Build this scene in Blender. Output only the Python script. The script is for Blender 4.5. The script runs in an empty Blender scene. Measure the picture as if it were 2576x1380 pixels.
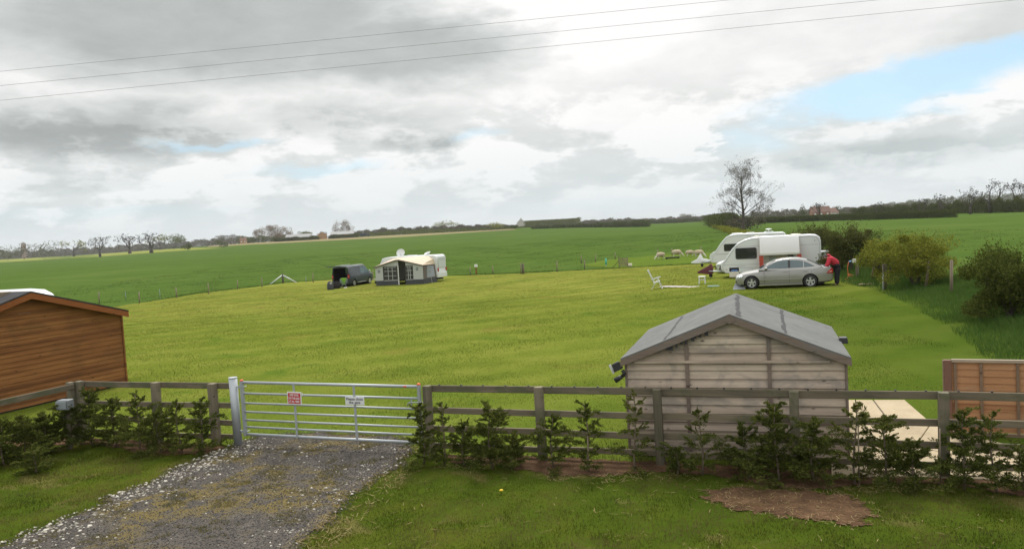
import bpy, bmesh, math, random
import numpy as np
from mathutils import Vector, Matrix
R = math.radians
scene = bpy.context.scene
col = scene.collection

# ---------------------------------------------------------------- camera
FOC, CX, CY = 2000.0, 1287.5, 690.0          # focal length and centre in the units of a 2575 x 1380 view of the photo
PITCH, ROLL, CAMZ = math.atan(114.8/2000), R(3.2), 3.7
CF = Vector((0, math.cos(PITCH), -math.sin(PITCH)))
U0 = Vector((0, math.sin(PITCH), math.cos(PITCH))); R0 = Vector((1, 0, 0))
CR = R0*math.cos(ROLL) - U0*math.sin(ROLL)
CU = U0*math.cos(ROLL) + R0*math.sin(ROLL)
CP = Vector((0, 0, CAMZ))
cam = bpy.data.cameras.new('camera'); camo = bpy.data.objects.new('camera', cam); col.objects.link(camo)
camo.matrix_world = Matrix(((CR.x, CU.x, -CF.x, CP.x), (CR.y, CU.y, -CF.y, CP.y), (CR.z, CU.z, -CF.z, CP.z), (0, 0, 0, 1)))
cam.sensor_width = 36; cam.lens = 36*FOC/2575; cam.clip_start = 0.1; cam.clip_end = 20000
scene.camera = camo
scene.view_settings.view_transform = 'Standard'; scene.view_settings.look = 'None'
scene.view_settings.gamma = 1.0
EV = 1.0
scene.view_settings.exposure = EV
scene.cycles.max_bounces = 6; scene.cycles.transparent_max_bounces = 12; scene.cycles.caustics_reflective = False; scene.cycles.caustics_refractive = False
scene.cycles.use_denoising = True

def ray(px, py):
    d = CF + CR*((px-CX)/FOC) - CU*((py-CY)/FOC)
    return d.normalized()
def azel(px, py):
    d = ray(px, py)
    return math.atan2(d.x, d.y), math.asin(d.z)

# ---------------------------------------------------------------- node helper
class NT:
    def __init__(s, nt): s.nt = nt; s.n = nt.nodes; s.l = nt.links
    def set(s, inp, v):
        if v is None: return
        if isinstance(v, bpy.types.NodeSocket): s.l.new(v, inp)
        else:
            if isinstance(v, (tuple, list)) and inp.type == 'RGBA' and len(v) == 3: v = (*v, 1)
            inp.default_value = v
    def node(s, t, **kw):
        n = s.n.new(t)
        for k, v in kw.items(): setattr(n, k, v)
        return n
    def m(s, op, a, b=None, c=None, clamp=False):
        n = s.node('ShaderNodeMath', operation=op, use_clamp=clamp)
        s.set(n.inputs[0], a); s.set(n.inputs[1], b)
        if c is not None: s.set(n.inputs[2], c)
        return n.outputs[0]
    def add(s, a, b): return s.m('ADD', a, b)
    def mul(s, a, b): return s.m('MULTIPLY', a, b)
    def mix(s, f, a, b, mode='MIX'):
        n = s.node('ShaderNodeMix', data_type='RGBA', blend_type=mode)
        s.set(n.inputs[0], f); s.set(n.inputs[6], a); s.set(n.inputs[7], b)
        return n.outputs[2]
    def step(s, x, lo, hi, tmin=0.0, tmax=1.0):
        n = s.node('ShaderNodeMapRange', interpolation_type='SMOOTHSTEP')
        s.set(n.inputs[0], x); s.set(n.inputs[1], lo); s.set(n.inputs[2], hi); s.set(n.inputs[3], tmin); s.set(n.inputs[4], tmax)
        return n.outputs[0]
    def lin(s, x, lo, hi, tmin=0.0, tmax=1.0):
        n = s.node('ShaderNodeMapRange'); n.clamp = True
        s.set(n.inputs[0], x); s.set(n.inputs[1], lo); s.set(n.inputs[2], hi); s.set(n.inputs[3], tmin); s.set(n.inputs[4], tmax)
        return n.outputs[0]
    def noise(s, scale, detail=3, rough=0.5, vec=None, dist=0.0):
        n = s.node('ShaderNodeTexNoise')
        n.inputs['Scale'].default_value = scale; n.inputs['Detail'].default_value = detail
        n.inputs['Roughness'].default_value = rough; n.inputs['Distortion'].default_value = dist
        if vec is not None: s.l.new(vec, n.inputs['Vector'])
        return n.outputs['Fac']
    def voro(s, scale, vec=None, feat='F1', out='Distance', rnd=1.0):
        n = s.node('ShaderNodeTexVoronoi', feature=feat)
        n.inputs['Scale'].default_value = scale; n.inputs['Randomness'].default_value = rnd
        if vec is not None: s.l.new(vec, n.inputs['Vector'])
        return n.outputs[out]
    def xyz(s, vec):
        n = s.node('ShaderNodeSeparateXYZ'); s.l.new(vec, n.inputs[0]); return n.outputs
    def comb(s, x, y, z):
        n = s.node('ShaderNodeCombineXYZ')
        for i, v in enumerate((x, y, z)): s.set(n.inputs[i], v)
        return n.outputs[0]
    def mapv(s, vec, scale=(1, 1, 1), rot=(0, 0, 0), loc=(0, 0, 0)):
        n = s.node('ShaderNodeMapping'); s.l.new(vec, n.inputs[0])
        n.inputs['Scale'].default_value = scale; n.inputs['Rotation'].default_value = rot; n.inputs['Location'].default_value = loc
        return n.outputs[0]
    def obj(s): return s.node('ShaderNodeTexCoord').outputs['Object']
    def pos(s): return s.node('ShaderNodeNewGeometry').outputs['Position']
    def island(s): return s.node('ShaderNodeNewGeometry').outputs['Random Per Island']
    def ramp(s, fac, stops):
        n = s.node('ShaderNodeValToRGB'); s.l.new(fac, n.inputs[0]); e = n.color_ramp.elements
        while len(e) > 1: e.remove(e[-1])
        e[0].position = stops[0][0]; e[0].color = (*stops[0][1], 1)
        for p, c in stops[1:]:
            x = e.new(p); x.color = (*c, 1)
        return n.outputs[0]
    def bump(s, h, strength=0.5, dist=0.02):
        n = s.node('ShaderNodeBump'); n.inputs['Strength'].default_value = strength; n.inputs['Distance'].default_value = dist
        s.l.new(h, n.inputs['Height']); return n.outputs[0]
    def bsdf(s, base, rough=0.8, metal=0.0, normal=None, spec=None, coat=0.0, alpha=None, trans=None, sheen=None):
        n = s.node('ShaderNodeBsdfPrincipled')
        s.set(n.inputs['Base Color'], base); s.set(n.inputs['Roughness'], rough); s.set(n.inputs['Metallic'], metal)
        if normal is not None: s.l.new(normal, n.inputs['Normal'])
        if spec is not None: s.set(n.inputs['Specular IOR Level'], spec)
        if coat: n.inputs['Coat Weight'].default_value = coat; n.inputs['Coat Roughness'].default_value = 0.05
        if alpha is not None: s.set(n.inputs['Alpha'], alpha)
        if trans is not None: s.set(n.inputs['Transmission Weight'], trans)
        o = s.node('ShaderNodeOutputMaterial'); s.l.new(n.outputs[0], o.inputs[0])
        return n
def newmat(name):
    m = bpy.data.materials.new(name); m.use_nodes = True; m.node_tree.nodes.clear()
    return m, NT(m.node_tree)

# ---------------------------------------------------------------- sky
SUN_EL, SUN_AZ = R(48), R(8)
world = bpy.data.worlds.new('World'); scene.world = world; world.use_nodes = True
world.node_tree.nodes.clear(); W = NT(world.node_tree)
sky = W.node('ShaderNodeTexSky', sky_type='NISHITA'); sky.sun_disc = False
sky.sun_elevation = SUN_EL; sky.sun_rotation = SUN_AZ; sky.altitude = 20; sky.dust_density = 1.5
dirv = W.node('ShaderNodeTexCoord').outputs['Generated']
dx, dy, dz = W.xyz(dirv)[0:3]
az = W.m('ARCTAN2', dx, dy); el = W.m('ARCSINE', dz)
zc = W.add(W.m('MAXIMUM', dz, 0.0), 0.24)
pl = W.comb(W.m('DIVIDE', dx, zc), W.m('DIVIDE', dy, zc), 0.0)          # a flat cloud layer seen in perspective
nb = W.noise(0.85, 7, 0.56, W.mapv(pl, loc=(3.1, 1.7, 0)), 0.35)
nm = W.noise(2.7, 7, 0.6, W.mapv(pl, loc=(8.3, 5.2, 2)), 0.3)
sph = W.comb(W.mul(az, 1.0), W.mul(el, 2.6), 0.0)
nw = W.noise(6.0, 6, 0.6, sph, 0.2)
nw2 = W.noise(6.0, 6, 0.6, W.mapv(sph, loc=(4, 9, 3)), 0.2)
nf = W.noise(17.0, 7, 0.62, W.mapv(sph, loc=(1, 2, 7)), 0.25)
azw = W.add(az, W.mul(W.m('SUBTRACT', nw, 0.5), 0.22)); elw = W.add(el, W.mul(W.m('SUBTRACT', nw2, 0.5), 0.085))
azs = W.add(az, W.mul(W.m('SUBTRACT', nf, 0.5), 0.055)); els = W.add(el, W.mul(W.m('SUBTRACT', nw2, 0.5), 0.03))
def blob(px, py, hx, hy, soft=0.7, tilt=0.0, fine=False):
    a0, e0 = azel(px, py); wa = hx/FOC; we = hy/FOC
    da = W.m('SUBTRACT', azs if fine else azw, a0); de = W.m('SUBTRACT', els if fine else elw, e0)
    if tilt: de = W.m('SUBTRACT', de, W.mul(da, math.tan(R(tilt))))
    r = W.m('SQRT', W.add(W.m('POWER', W.m('DIVIDE', da, wa), 2.0), W.m('POWER', W.m('DIVIDE', de, we), 2.0)))
    if fine: r = W.add(r, W.add(W.mul(W.m('SUBTRACT', nf, 0.5), 2.6), W.mul(W.m('SUBTRACT', nw, 0.5), 1.4)))
    return W.step(r, 1.0, 1.0-soft)
def union(lst):
    o = lst[0]
    for b in lst[1:]: o = W.m('MAXIMUM', o, b)
    return o
dark = union([blob(520, 60, 680, 190, 0.6), blob(1020, 120, 480, 130, 0.6), blob(230, 320, 480, 105, 0.75, -3), W.mul(blob(820, 300, 400, 75, 0.9), 0.65),
              W.mul(blob(1070, 355, 190, 58, 0.8), 0.8), W.mul(blob(2560, 60, 220, 110, 0.9), 0.5), W.mul(blob(2260, 385, 420, 62, 0.8, 3), 0.55),
              W.mul(blob(1600, 330, 330, 90, 0.9), 0.16), W.mul(blob(200, 460, 260, 40, 0.9), 0.3), W.mul(blob(2300, 470, 420, 28, 0.9), 0.3)])
white = union([blob(1480, 20, 420, 170, 0.95), W.mul(blob(505, 445, 125, 60, 0.9, 0, True), 0.8), W.mul(blob(1700, 345, 125, 80, 0.6, 0, True), 1.25), W.mul(blob(655, 466, 70, 30, 0.9, 0, True), 0.7),
               W.mul(blob(1290, 400, 150, 65, 0.9, 0, True), 0.8), W.mul(blob(90, 555, 60, 22, 0.7, 0, True), 0.7), blob(2480, 244, 150, 14, 0.8, 0, True), W.mul(blob(1230, 480, 90, 20, 0.7, 0, True), 0.6),
               W.mul(blob(60, 260, 260, 70, 0.9), 0.5), W.mul(blob(2090, 400, 100, 26, 0.8, 0, True), 0.5), W.mul(blob(2440, 440, 200, 22, 0.8, 0, True), 0.5), W.mul(blob(420, 490, 150, 18, 0.8, 0, True), 0.4)])
blue = union([blob(2360, 197, 470, 64, 0.6, 5), W.mul(blob(1890, 335, 170, 55, 0.9, 8), 0.55), W.mul(blob(800, 430, 190, 22, 0.9), 0.6), W.mul(blob(1200, 345, 120, 26, 0.9), 0.5),
              W.mul(blob(560, 365, 160, 16, 0.9), 0.6), W.mul(blob(1500, 510, 500, 26, 0.95), 0.35), W.mul(blob(300, 560, 400, 22, 0.95), 0.35)])
blue = W.mul(blue, W.m('SUBTRACT', 1.0, W.mul(white, 0.9)))
K = 0.5/0.1            # cloud colours below are given as shown on screen; exposure +1, background strength 0.1
tex = W.add(W.mul(W.m('SUBTRACT', nb, 0.5), 0.9), W.mul(W.m('SUBTRACT', nm, 0.5), 0.8))
fine = W.mul(W.m('SUBTRACT', nf, 0.5), 0.5)
cum = W.noise(8.5, 9, 0.60, W.comb(W.mul(az, 1.0), W.mul(el, 2.3), 4.7), 0.12)
band = W.mul(W.step(el, 0.0, 0.05), W.step(el, 0.20, 0.10))
cumd = W.mul(band, W.add(0.06, W.mul(W.m('SUBTRACT', W.step(cum, 0.56, 0.45), 0.5), 0.36)))
grey = W.m('ADD', W.add(cumd, W.add(0.125, W.mul(dark, 0.62))), W.add(W.mul(tex, 0.34), W.mul(fine, 0.42)))
grey = W.m('SUBTRACT', grey, W.mul(white, 0.55), clamp=True)
cloud = W.ramp(grey, [(0.0, (1.02, 1.01, 1.0)), (0.22, (0.83, 0.84, 0.83)), (0.5, (0.66, 0.685, 0.675)), (0.85, (0.43, 0.455, 0.445)), (1.0, (0.38, 0.405, 0.40))])
hor = W.step(el, 0.16, 0.0)
cloud = W.mix(W.mul(hor, 0.55), cloud, (0.68, 0.77, 0.80))
zen = W.add(1.0, W.mul(W.step(el, 0.36, 1.0), 0.8))
cloudk = W.node('ShaderNodeVectorMath', operation='SCALE'); W.l.new(cloud, cloudk.inputs[0]); W.l.new(W.mul(zen, K), cloudk.inputs['Scale'])
veil = W.mix(0.72, sky.outputs[0], (0.30*K, 0.58*K, 0.80*K))
final = W.mix(W.m('MULTIPLY', blue, 0.92, clamp=True), cloudk.outputs[0], veil)
bg = W.node('ShaderNodeBackground'); W.l.new(final, bg.inputs[0]); bg.inputs[1].default_value = 0.1
wo = W.node('ShaderNodeOutputWorld'); W.l.new(bg.outputs[0], wo.inputs[0])
world.cycles.sampling_method = 'MANUAL'; world.cycles.sample_map_resolution = 512

# ---------------------------------------------------------------- sun (behind thin cloud, ahead of the camera)
sl = bpy.data.lights.new('sun', 'SUN'); sl.energy = 1.5; sl.angle = R(14); sl.color = (1.0, 0.95, 0.87)
so = bpy.data.objects.new('sun', sl); col.objects.link(so)
sd = Vector((math.sin(SUN_AZ)*math.cos(SUN_EL), math.cos(SUN_AZ)*math.cos(SUN_EL), math.sin(SUN_EL)))
so.rotation_euler = sd.to_track_quat('Z', 'Y').to_euler(); so.location = (0, 0, 60)

# ---------------------------------------------------------------- object helpers
def tag(o, label=None, cat=None, group=None, kind=None):
    if label: o['label'] = label
    if cat: o['category'] = cat
    if group: o['group'] = group
    if kind: o['kind'] = kind
    return o
def thing(name, label, cat, loc=(0, 0, 0), rz=0.0, group=None):
    o = bpy.data.objects.new(name, None); col.objects.link(o); o.empty_display_size = 0.2
    o.location = loc; o.rotation_euler = (0, 0, rz)
    return tag(o, label, cat, group)
def link_mesh(name, me, parent=None):
    o = bpy.data.objects.new(name, me); col.objects.link(o)
    if parent is not None: o.parent = parent
    return o
def np_mesh(name, V, F, mat, parent=None, smooth=False):
    """V (n,3), F (m,k) arrays -> one mesh object"""
    V = np.asarray(V, dtype=np.float32); F = np.asarray(F, dtype=np.int32)
    me = bpy.data.meshes.new(name); k = F.shape[1]
    me.vertices.add(len(V)); me.vertices.foreach_set('co', V.ravel())
    me.loops.add(F.size); me.loops.foreach_set('vertex_index', F.ravel())
    me.polygons.add(len(F)); me.polygons.foreach_set('loop_start', np.arange(0, F.size, k, dtype=np.int32))
    me.polygons.foreach_set('loop_total', np.full(len(F), k, dtype=np.int32))
    if smooth: me.polygons.foreach_set('use_smooth', np.ones(len(F), dtype=bool))
    me.update(calc_edges=True); me.materials.append(mat)
    return link_mesh(name, me, parent)
class MB:
    """collects shapes; build() links them as one mesh object"""
    def __init__(s): s.v = []; s.f = []; s.sm = []
    def quadset(s, vs, fs, smooth=False):
        b = len(s.v); s.v += [tuple(p) for p in vs]
        for f in fs: s.f.append([b+i for i in f]); s.sm.append(smooth)
        return s
    def box(s, c, size, rot=None, taper=1.0):
        hx, hy, hz = size[0]/2, size[1]/2, size[2]/2; P = []
        for z in (-hz, hz):
            t = taper if z > 0 else 1.0
            for x, y in ((-hx, -hy), (hx, -hy), (hx, hy), (-hx, hy)):
                v = Vector((x*t, y*t, z))
                if rot is not None: v = rot @ v
                P.append(v + Vector(c))
        s.quadset(P, [(3, 2, 1, 0), (4, 5, 6, 7), (0, 1, 5, 4), (1, 2, 6, 5), (2, 3, 7, 6), (3, 0, 4, 7)]); return s
    def bb(s, a, b):   # box from min corner to max corner
        a = Vector(a); b = Vector(b); return s.box((a+b)/2, b-a)
    def bar(s, a, b, w, h, up=(0, 0, 1)):
        a = Vector(a); b = Vector(b); d = (b-a); L = d.length; d.normalize(); up = Vector(up)
        side = d.cross(up)
        if side.length < 1e-4: side = d.cross(Vector((1, 0, 0)))
        side.normalize(); u = side.cross(d)
        return s.box((a+b)/2, (L, w, h), Matrix((d, -side, u)).transposed() if False else Matrix(((d.x, side.x, u.x), (d.y, side.y, u.y), (d.z, side.z, u.z))))
    def tube(s, pts, rad, n=8, cap=True, smooth=True):
        pts = [Vector(p) for p in pts]; m = len(pts)
        if not isinstance(rad, (list, tuple)): rad = [rad]*m
        b = len(s.v); prev = None
        for i, p in enumerate(pts):
            d = (pts[min(i+1, m-1)] - pts[max(i-1, 0)])
            if d.length < 1e-9: d = Vector((0, 0, 1))
            d.normalize()
            if prev is None:
                a = d.orthogonal().normalized()
            else:
                a = prev - d*prev.dot(d)
                a = a.normalized() if a.length > 1e-6 else d.orthogonal().normalized()
            prev = a; c = d.cross(a)
            for k in range(n):
                t = 2*math.pi*k/n; s.v.append(tuple(p + (a*math.cos(t) + c*math.sin(t))*rad[i]))
        for i in range(m-1):
            for k in range(n):
                k2 = (k+1) % n
                s.f.append([b+i*n+k, b+i*n+k2, b+(i+1)*n+k2, b+(i+1)*n+k]); s.sm.append(smooth)
        if cap:
            s.f.append([b+k for k in range(n)][::-1]); s.sm.append(False)
            s.f.append([b+(m-1)*n+k for k in range(n)]); s.sm.append(False)
        return s
    def prism(s, poly, axis, a, b):
        """polygon (list of 2D) pushed along axis 'x','y' or 'z' from a to b. x: poly=(y,z); y: poly=(x,z); z: poly=(x,y)"""
        def P(u, v, t): return {'x': (t, u, v), 'y': (u, t, v), 'z': (u, v, t)}[axis]
        n = len(poly); vs = [P(u, v, a) for u, v in poly] + [P(u, v, b) for u, v in poly]
        fs = [list(range(n))[::-1], list(range(n, 2*n))] + [(i, (i+1) % n, n+(i+1) % n, n+i) for i in range(n)]
        s.quadset(vs, fs); return s
    def ell(s, c, r, nu=12, nv=8, rot=None):
        vs = []; fs = []
        for j in range(nv+1):
            ph = math.pi*j/nv
            for i in range(nu):
                th = 2*math.pi*i/nu
                v = Vector((r[0]*math.sin(ph)*math.cos(th), r[1]*math.sin(ph)*math.sin(th), r[2]*math.cos(ph)))
                if rot is not None: v = rot @ v
                vs.append(v + Vector(c))
        for j in range(nv):
            for i in range(nu): fs.append((j*nu+i, (j+1)*nu+i, (j+1)*nu+(i+1) % nu, j*nu+(i+1) % nu))
        s.quadset(vs, fs, True); return s
    def loft(s, rings, cap=True, smooth=True, closed=True):
        n = len(rings[0]); b = len(s.v)
        for r in rings: s.v += [tuple(p) for p in r]
        for i in range(len(rings)-1):
            for k in range(n if closed else n-1):
                k2 = (k+1) % n; s.f.append([b+i*n+k, b+i*n+k2, b+(i+1)*n+k2, b+(i+1)*n+k]); s.sm.append(smooth)
        if cap:
            s.f.append([b+k for k in range(n)][::-1]); s.sm.append(False)
            s.f.append([b+(len(rings)-1)*n+k for k in range(n)]); s.sm.append(False)
        return s
    def build(s, name, mat, parent=None, bevel=0.0, seg=2, fix=True, angle=None):
        me = bpy.data.meshes.new(name); me.from_pydata(s.v, [], s.f)
        me.polygons.foreach_set('use_smooth', s.sm); me.update()
        if fix or bevel:
            bm = bmesh.new(); bm.from_mesh(me)
            bmesh.ops.remove_doubles(bm, verts=bm.verts, dist=1e-5)
            if fix: bmesh.ops.recalc_face_normals(bm, faces=bm.faces)
            if bevel:
                ed = [e for e in bm.edges if len(e.link_faces) == 2 and e.calc_face_angle(0) > R(angle or 30)]
                bmesh.ops.bevel(bm, geom=ed, offset=bevel, segments=seg, affect='EDGES', profile=0.5)
            bm.to_mesh(me); bm.free()
        me.materials.append(mat)
        return link_mesh(name, me, parent)
def children(o): return [c for c in col.objects if c.parent == o]
def copy_thing(o, loc, rz, label, group=None):
    c = o.copy(); col.objects.link(c); c.location = loc; c.rotation_euler = (0, 0, rz); c['label'] = label
    if group: c['group'] = group
    for ch in list(o.children):
        d = ch.copy(); col.objects.link(d); d.parent = c
        for g in list(ch.children):
            e = g.copy(); col.objects.link(e); e.parent = d
    return c
_simple = {}
def simple(name, c, rough=0.6, metal=0.0, coat=0.0, var=0.12, scale=6.0, spec=None, bump=0.0):
    """a plain material with a little uneven tone"""
    if name in _simple: return _simple[name]
    m, t = newmat(name); p = t.obj()
    n = t.noise(scale, 4, 0.6, p)
    base = t.mix(n, tuple(x*(1-var) for x in c), tuple(min(1, x*(1+var)) for x in c))
    nr = t.bump(t.noise(scale*8, 3, 0.6, p), bump, 0.01) if bump else None
    t.bsdf(base, t.lin(n, 0.3, 0.7, max(0, rough-0.07), min(1, rough+0.07)), metal, nr, spec, coat)
    _simple[name] = m; return m
# ---------------------------------------------------------------- terrain
def sm(x, a, b):
    t = np.clip((np.asarray(x, dtype=float)-a)/(b-a), 0, 1); return t*t*(3-2*t)
HEDGE = None
def base_z(x, y):
    x = np.asarray(x, dtype=float); y = np.asarray(y, dtype=float)
    z = -0.95*sm(y, 24, 78)*(1-0.72*sm(x, -6, 20))
    az_ = x/np.maximum(y, 1.0)
    z = z + 5.0*sm(y, 350, 850)*sm(az_, -0.58, -0.30)*(1-sm(az_, 0.02, 0.22))
    z = z + 0.14*sm(y, 20, 36)*sm(x, 3, 12)*(1-sm(y, 50, 75))
    return z
def seg_dist(x, y, pl):
    d = np.full(np.broadcast(x, y).shape, 1e9)
    for (x0, y0), (x1, y1) in zip(pl[:-1], pl[1:]):
        L2 = (x1-x0)**2+(y1-y0)**2
        t = np.clip(((x-x0)*(x1-x0)+(y-y0)*(y1-y0))/L2, 0, 1)
        d = np.minimum(d, np.hypot(x-(x0+t*(x1-x0)), y-(y0+t*(y1-y0))))
    return d
def tz(x, y):
    z = base_z(x, y)
    if HEDGE is not None: z = z + 0.38*np.exp(-(seg_dist(np.asarray(x, dtype=float), np.asarray(y, dtype=float), HEDGE)/1.5)**2)
    return z
def at(px, py, h=0.0):
    """the ground point (raised by h) seen at a point of the photo: march along the ray, then halve"""
    d = ray(px, py); ts = np.geomspace(3.0, 7000.0, 500)
    below = (CAMZ+d.z*ts) < tz(d.x*ts, d.y*ts)+h
    i = int(np.argmax(below)) if below.any() else len(ts)-1
    lo, hi = ts[max(i-1, 0)], ts[i]
    for _ in range(40):
        t = 0.5*(lo+hi)
        if CAMZ+d.z*t < float(tz(d.x*t, d.y*t))+h: hi = t
        else: lo = t
    return Vector((d.x*hi, d.y*hi, float(tz(d.x*hi, d.y*hi))))
def on(x, y): return Vector((x, y, float(tz(x, y))))
def ray_at_y(px, py, Y):
    d = ray(px, py); return CP + d*(Y/d.y)
HEDGE = [tuple(at(px, py, 0.3).xy) for px, py in ((1985, 616), (2060, 640), (2155, 668), (2222, 688), (2327, 706), (2392, 722), (2490, 752), (2600, 795), (2800, 880), (3150, 1040))]

def lush_painted_light(t, c, p):
    """lusher right side plus painted light: shaded right and near fence, brighter far out"""
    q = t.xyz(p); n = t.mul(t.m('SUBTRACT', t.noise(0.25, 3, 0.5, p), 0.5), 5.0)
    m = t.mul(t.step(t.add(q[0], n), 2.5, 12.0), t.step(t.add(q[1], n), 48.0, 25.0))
    c = t.mix(t.mul(m, 0.85), c, (0.36, 0.50, 0.42), 'MULTIPLY')  # lusher green and shade put together into this tint
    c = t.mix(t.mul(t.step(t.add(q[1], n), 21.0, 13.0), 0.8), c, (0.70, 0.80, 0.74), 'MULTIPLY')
    return t.mix(t.mul(t.step(t.add(q[1], n), 26.0, 60.0), 1.0), c, (1.33, 1.20, 1.45), 'MULTIPLY')  # grazing-view brightness of the far lawn put into the colour
def grass_mat(name, cols, sc=1.0, rough=0.9, stripes=None, patch=None, zones=False):
    """cols: dark, mid, light ground colours"""
    m, t = newmat(name); p = t.pos()
    big = t.noise(0.13*sc, 4, 0.55, p, 0.4); mid = t.noise(0.9*sc, 5, 0.6, p, 0.2); fin = t.noise(14*sc, 4, 0.7, p)
    f = t.add(t.mul(big, 0.5), t.add(t.mul(mid, 0.38), t.mul(fin, 0.22)))
    if stripes:
        ang, wid, amt = stripes
        q = t.xyz(t.mapv(p, rot=(0, 0, ang)))
        w = t.m('SINE', t.add(t.mul(q[0], 2*math.pi/wid), t.mul(t.noise(0.04, 2, 0.5, p), 2.0)))
        f = t.add(f, t.mul(w, amt))
    c = t.ramp(f, [(0.36, cols[0]), (0.54, cols[1]), (0.72, cols[2])])
    if patch:
        for (pc, lo, hi, s2, amt) in patch:
            n = t.noise(s2, 4, 0.6, t.mapv(p, loc=(7.3*s2, 2.1, 0)), 0.4); c = t.mix(t.mul(t.step(n, lo, hi), amt), c, pc)
    if zones: c = lush_painted_light(t, c, p)
    t.bsdf(c, rough, 0, t.bump(t.add(fin, t.mul(mid, 0.5)), 0.35, 0.025), 0.0)
    return m
M_field = grass_mat('field_grass', [(0.049, 0.0915, 0.0179), (0.0654, 0.1091, 0.0214), (0.0817, 0.1232, 0.0254)], 0.7, patch=[((0.050, 0.092, 0.034), 0.56, 0.66, 0.8, 0.5), ((0.10, 0.14, 0.035), 0.5, 0.7, 0.02, 0.5)])
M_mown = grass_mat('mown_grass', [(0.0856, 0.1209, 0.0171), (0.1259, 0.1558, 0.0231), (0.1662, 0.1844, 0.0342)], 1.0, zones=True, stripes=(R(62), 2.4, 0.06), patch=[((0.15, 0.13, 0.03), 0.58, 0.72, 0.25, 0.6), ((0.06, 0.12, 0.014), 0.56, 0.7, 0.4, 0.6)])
M_front = grass_mat('lawn_grass', [(0.0346, 0.0593, 0.0066), (0.0519, 0.0767, 0.0088), (0.0865, 0.0907, 0.0139)], 1.6, patch=[((0.14, 0.115, 0.045), 0.55, 0.68, 0.9, 0.6)])
M_paddock = grass_mat('paddock_grass', [(0.070, 0.115, 0.018), (0.095, 0.140, 0.022), (0.12, 0.155, 0.03)], 1.0)
M_stubble = grass_mat('stubble', [(0.17, 0.155, 0.07), (0.22, 0.19, 0.10), (0.25, 0.215, 0.12)], 0.3)
M_strip = grass_mat('pale_strip', [(0.15, 0.18, 0.04), (0.20, 0.22, 0.05), (0.22, 0.24, 0.07)], 0.3)

def lines(lo, hi, fine, ratio, lo2, hi2):
    a = list(np.arange(lo, hi+1e-6, fine)); s = fine; x = hi
    while x < hi2: s *= ratio; x += s; a.append(x)
    s = fine; x = lo; b = []
    while x > lo2: s *= ratio; x -= s; b.append(x)
    return np.array(b[::-1]+a)
gx = lines(-60, 60, 1.5, 1.08, -6000, 6000); gy = lines(-6, 100, 1.5, 1.08, -60, 9000)
X, Y = np.meshgrid(gx, gy); Z = tz(X, Y)
nx, ny = len(gx), len(gy)
idx = np.arange(nx*ny).reshape(ny, nx)
F = np.stack([idx[:-1, :-1].ravel(), idx[:-1, 1:].ravel(), idx[1:, 1:].ravel(), idx[1:, :-1].ravel()], 1)
g = np_mesh('field', np.stack([X.ravel(), Y.ravel(), Z.ravel()], 1), F, M_field, smooth=True); tag(g, kind='structure')

def jag(poly, amp, step=0.5, seed=1, skip=()):
    """points along a closed polygon with an uneven edge"""
    rnd = random.Random(seed); out = []
    n = len(poly)
    for i in range(n):
        a = Vector(poly[i]).to_2d() if len(poly[i]) > 2 else Vector(poly[i]); b = poly[(i+1) % n]; b = Vector(b).to_2d() if len(b) > 2 else Vector(b)
        L = (b-a).length; k = 1 if i in skip else max(1, min(200, int(L/step)))
        nrm = Vector((-(b-a).y, (b-a).x)).normalized() if L > 0 else Vector((0, 0))
        for j in range(k):
            p = a.lerp(b, j/k)
            if j > 0: p = p + nrm*rnd.uniform(-amp, amp)
            out.append((p.x, p.y))
    return out
def inside(poly, x, y):
    x = np.asarray(x, dtype=float); y = np.asarray(y, dtype=float); r = np.zeros(x.shape, dtype=bool); n = len(poly)
    for i in range(n):
        (x0, y0), (x1, y1) = poly[i], poly[(i+1) % n]
        if y0 == y1: continue
        r ^= ((y0 > y) != (y1 > y)) & (x < (x1-x0)*(y-y0)/(y1-y0)+x0)
    return r
from mathutils.geometry import delaunay_2d_cdt
def sheet(name, poly, mat, lift, cell=2.0, kind='structure', edge=0.0):
    xs = [p[0] for p in poly]; ys = [p[1] for p in poly]
    gx_, gy_ = np.meshgrid(np.arange(min(xs)+cell/2, max(xs), cell), np.arange(min(ys)+cell/2, max(ys), cell))
    q = inside(poly, gx_.ravel(), gy_.ravel())
    pts = [Vector(p) for p in poly] + [Vector((a, b)) for a, b in zip(gx_.ravel()[q], gy_.ravel()[q])]
    n = len(poly)
    V, E_, F_, _, _, _ = delaunay_2d_cdt(pts, [(i, (i+1) % n) for i in range(n)], [], 1, 1e-5)
    V = np.array([(v.x, v.y) for v in V]); z = tz(V[:, 0], V[:, 1])+lift
    me = bpy.data.meshes.new(name); me.from_pydata(np.column_stack([V, z]).tolist(), [], [list(f) for f in F_])
    bm = bmesh.new(); bm.from_mesh(me); bm.normal_update()
    for f in bm.faces:
        if f.normal.z < 0: f.normal_flip()
        f.smooth = True
    bm.to_mesh(me); bm.free(); me.update(); me.materials.append(mat)
    if edge:
        at_ = me.attributes.new('edge', 'FLOAT', 'POINT'); co = np.zeros(len(me.vertices)*3, dtype=np.float32); me.vertices.foreach_get('co', co); co = co.reshape(-1, 3).astype(float)
        at_.data.foreach_set('value', np.clip(seg_dist(co[:, 0], co[:, 1], list(poly)+[poly[0]])/edge, 0, 1).astype(np.float32))
    return tag(link_mesh(name, me), kind=kind)

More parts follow.
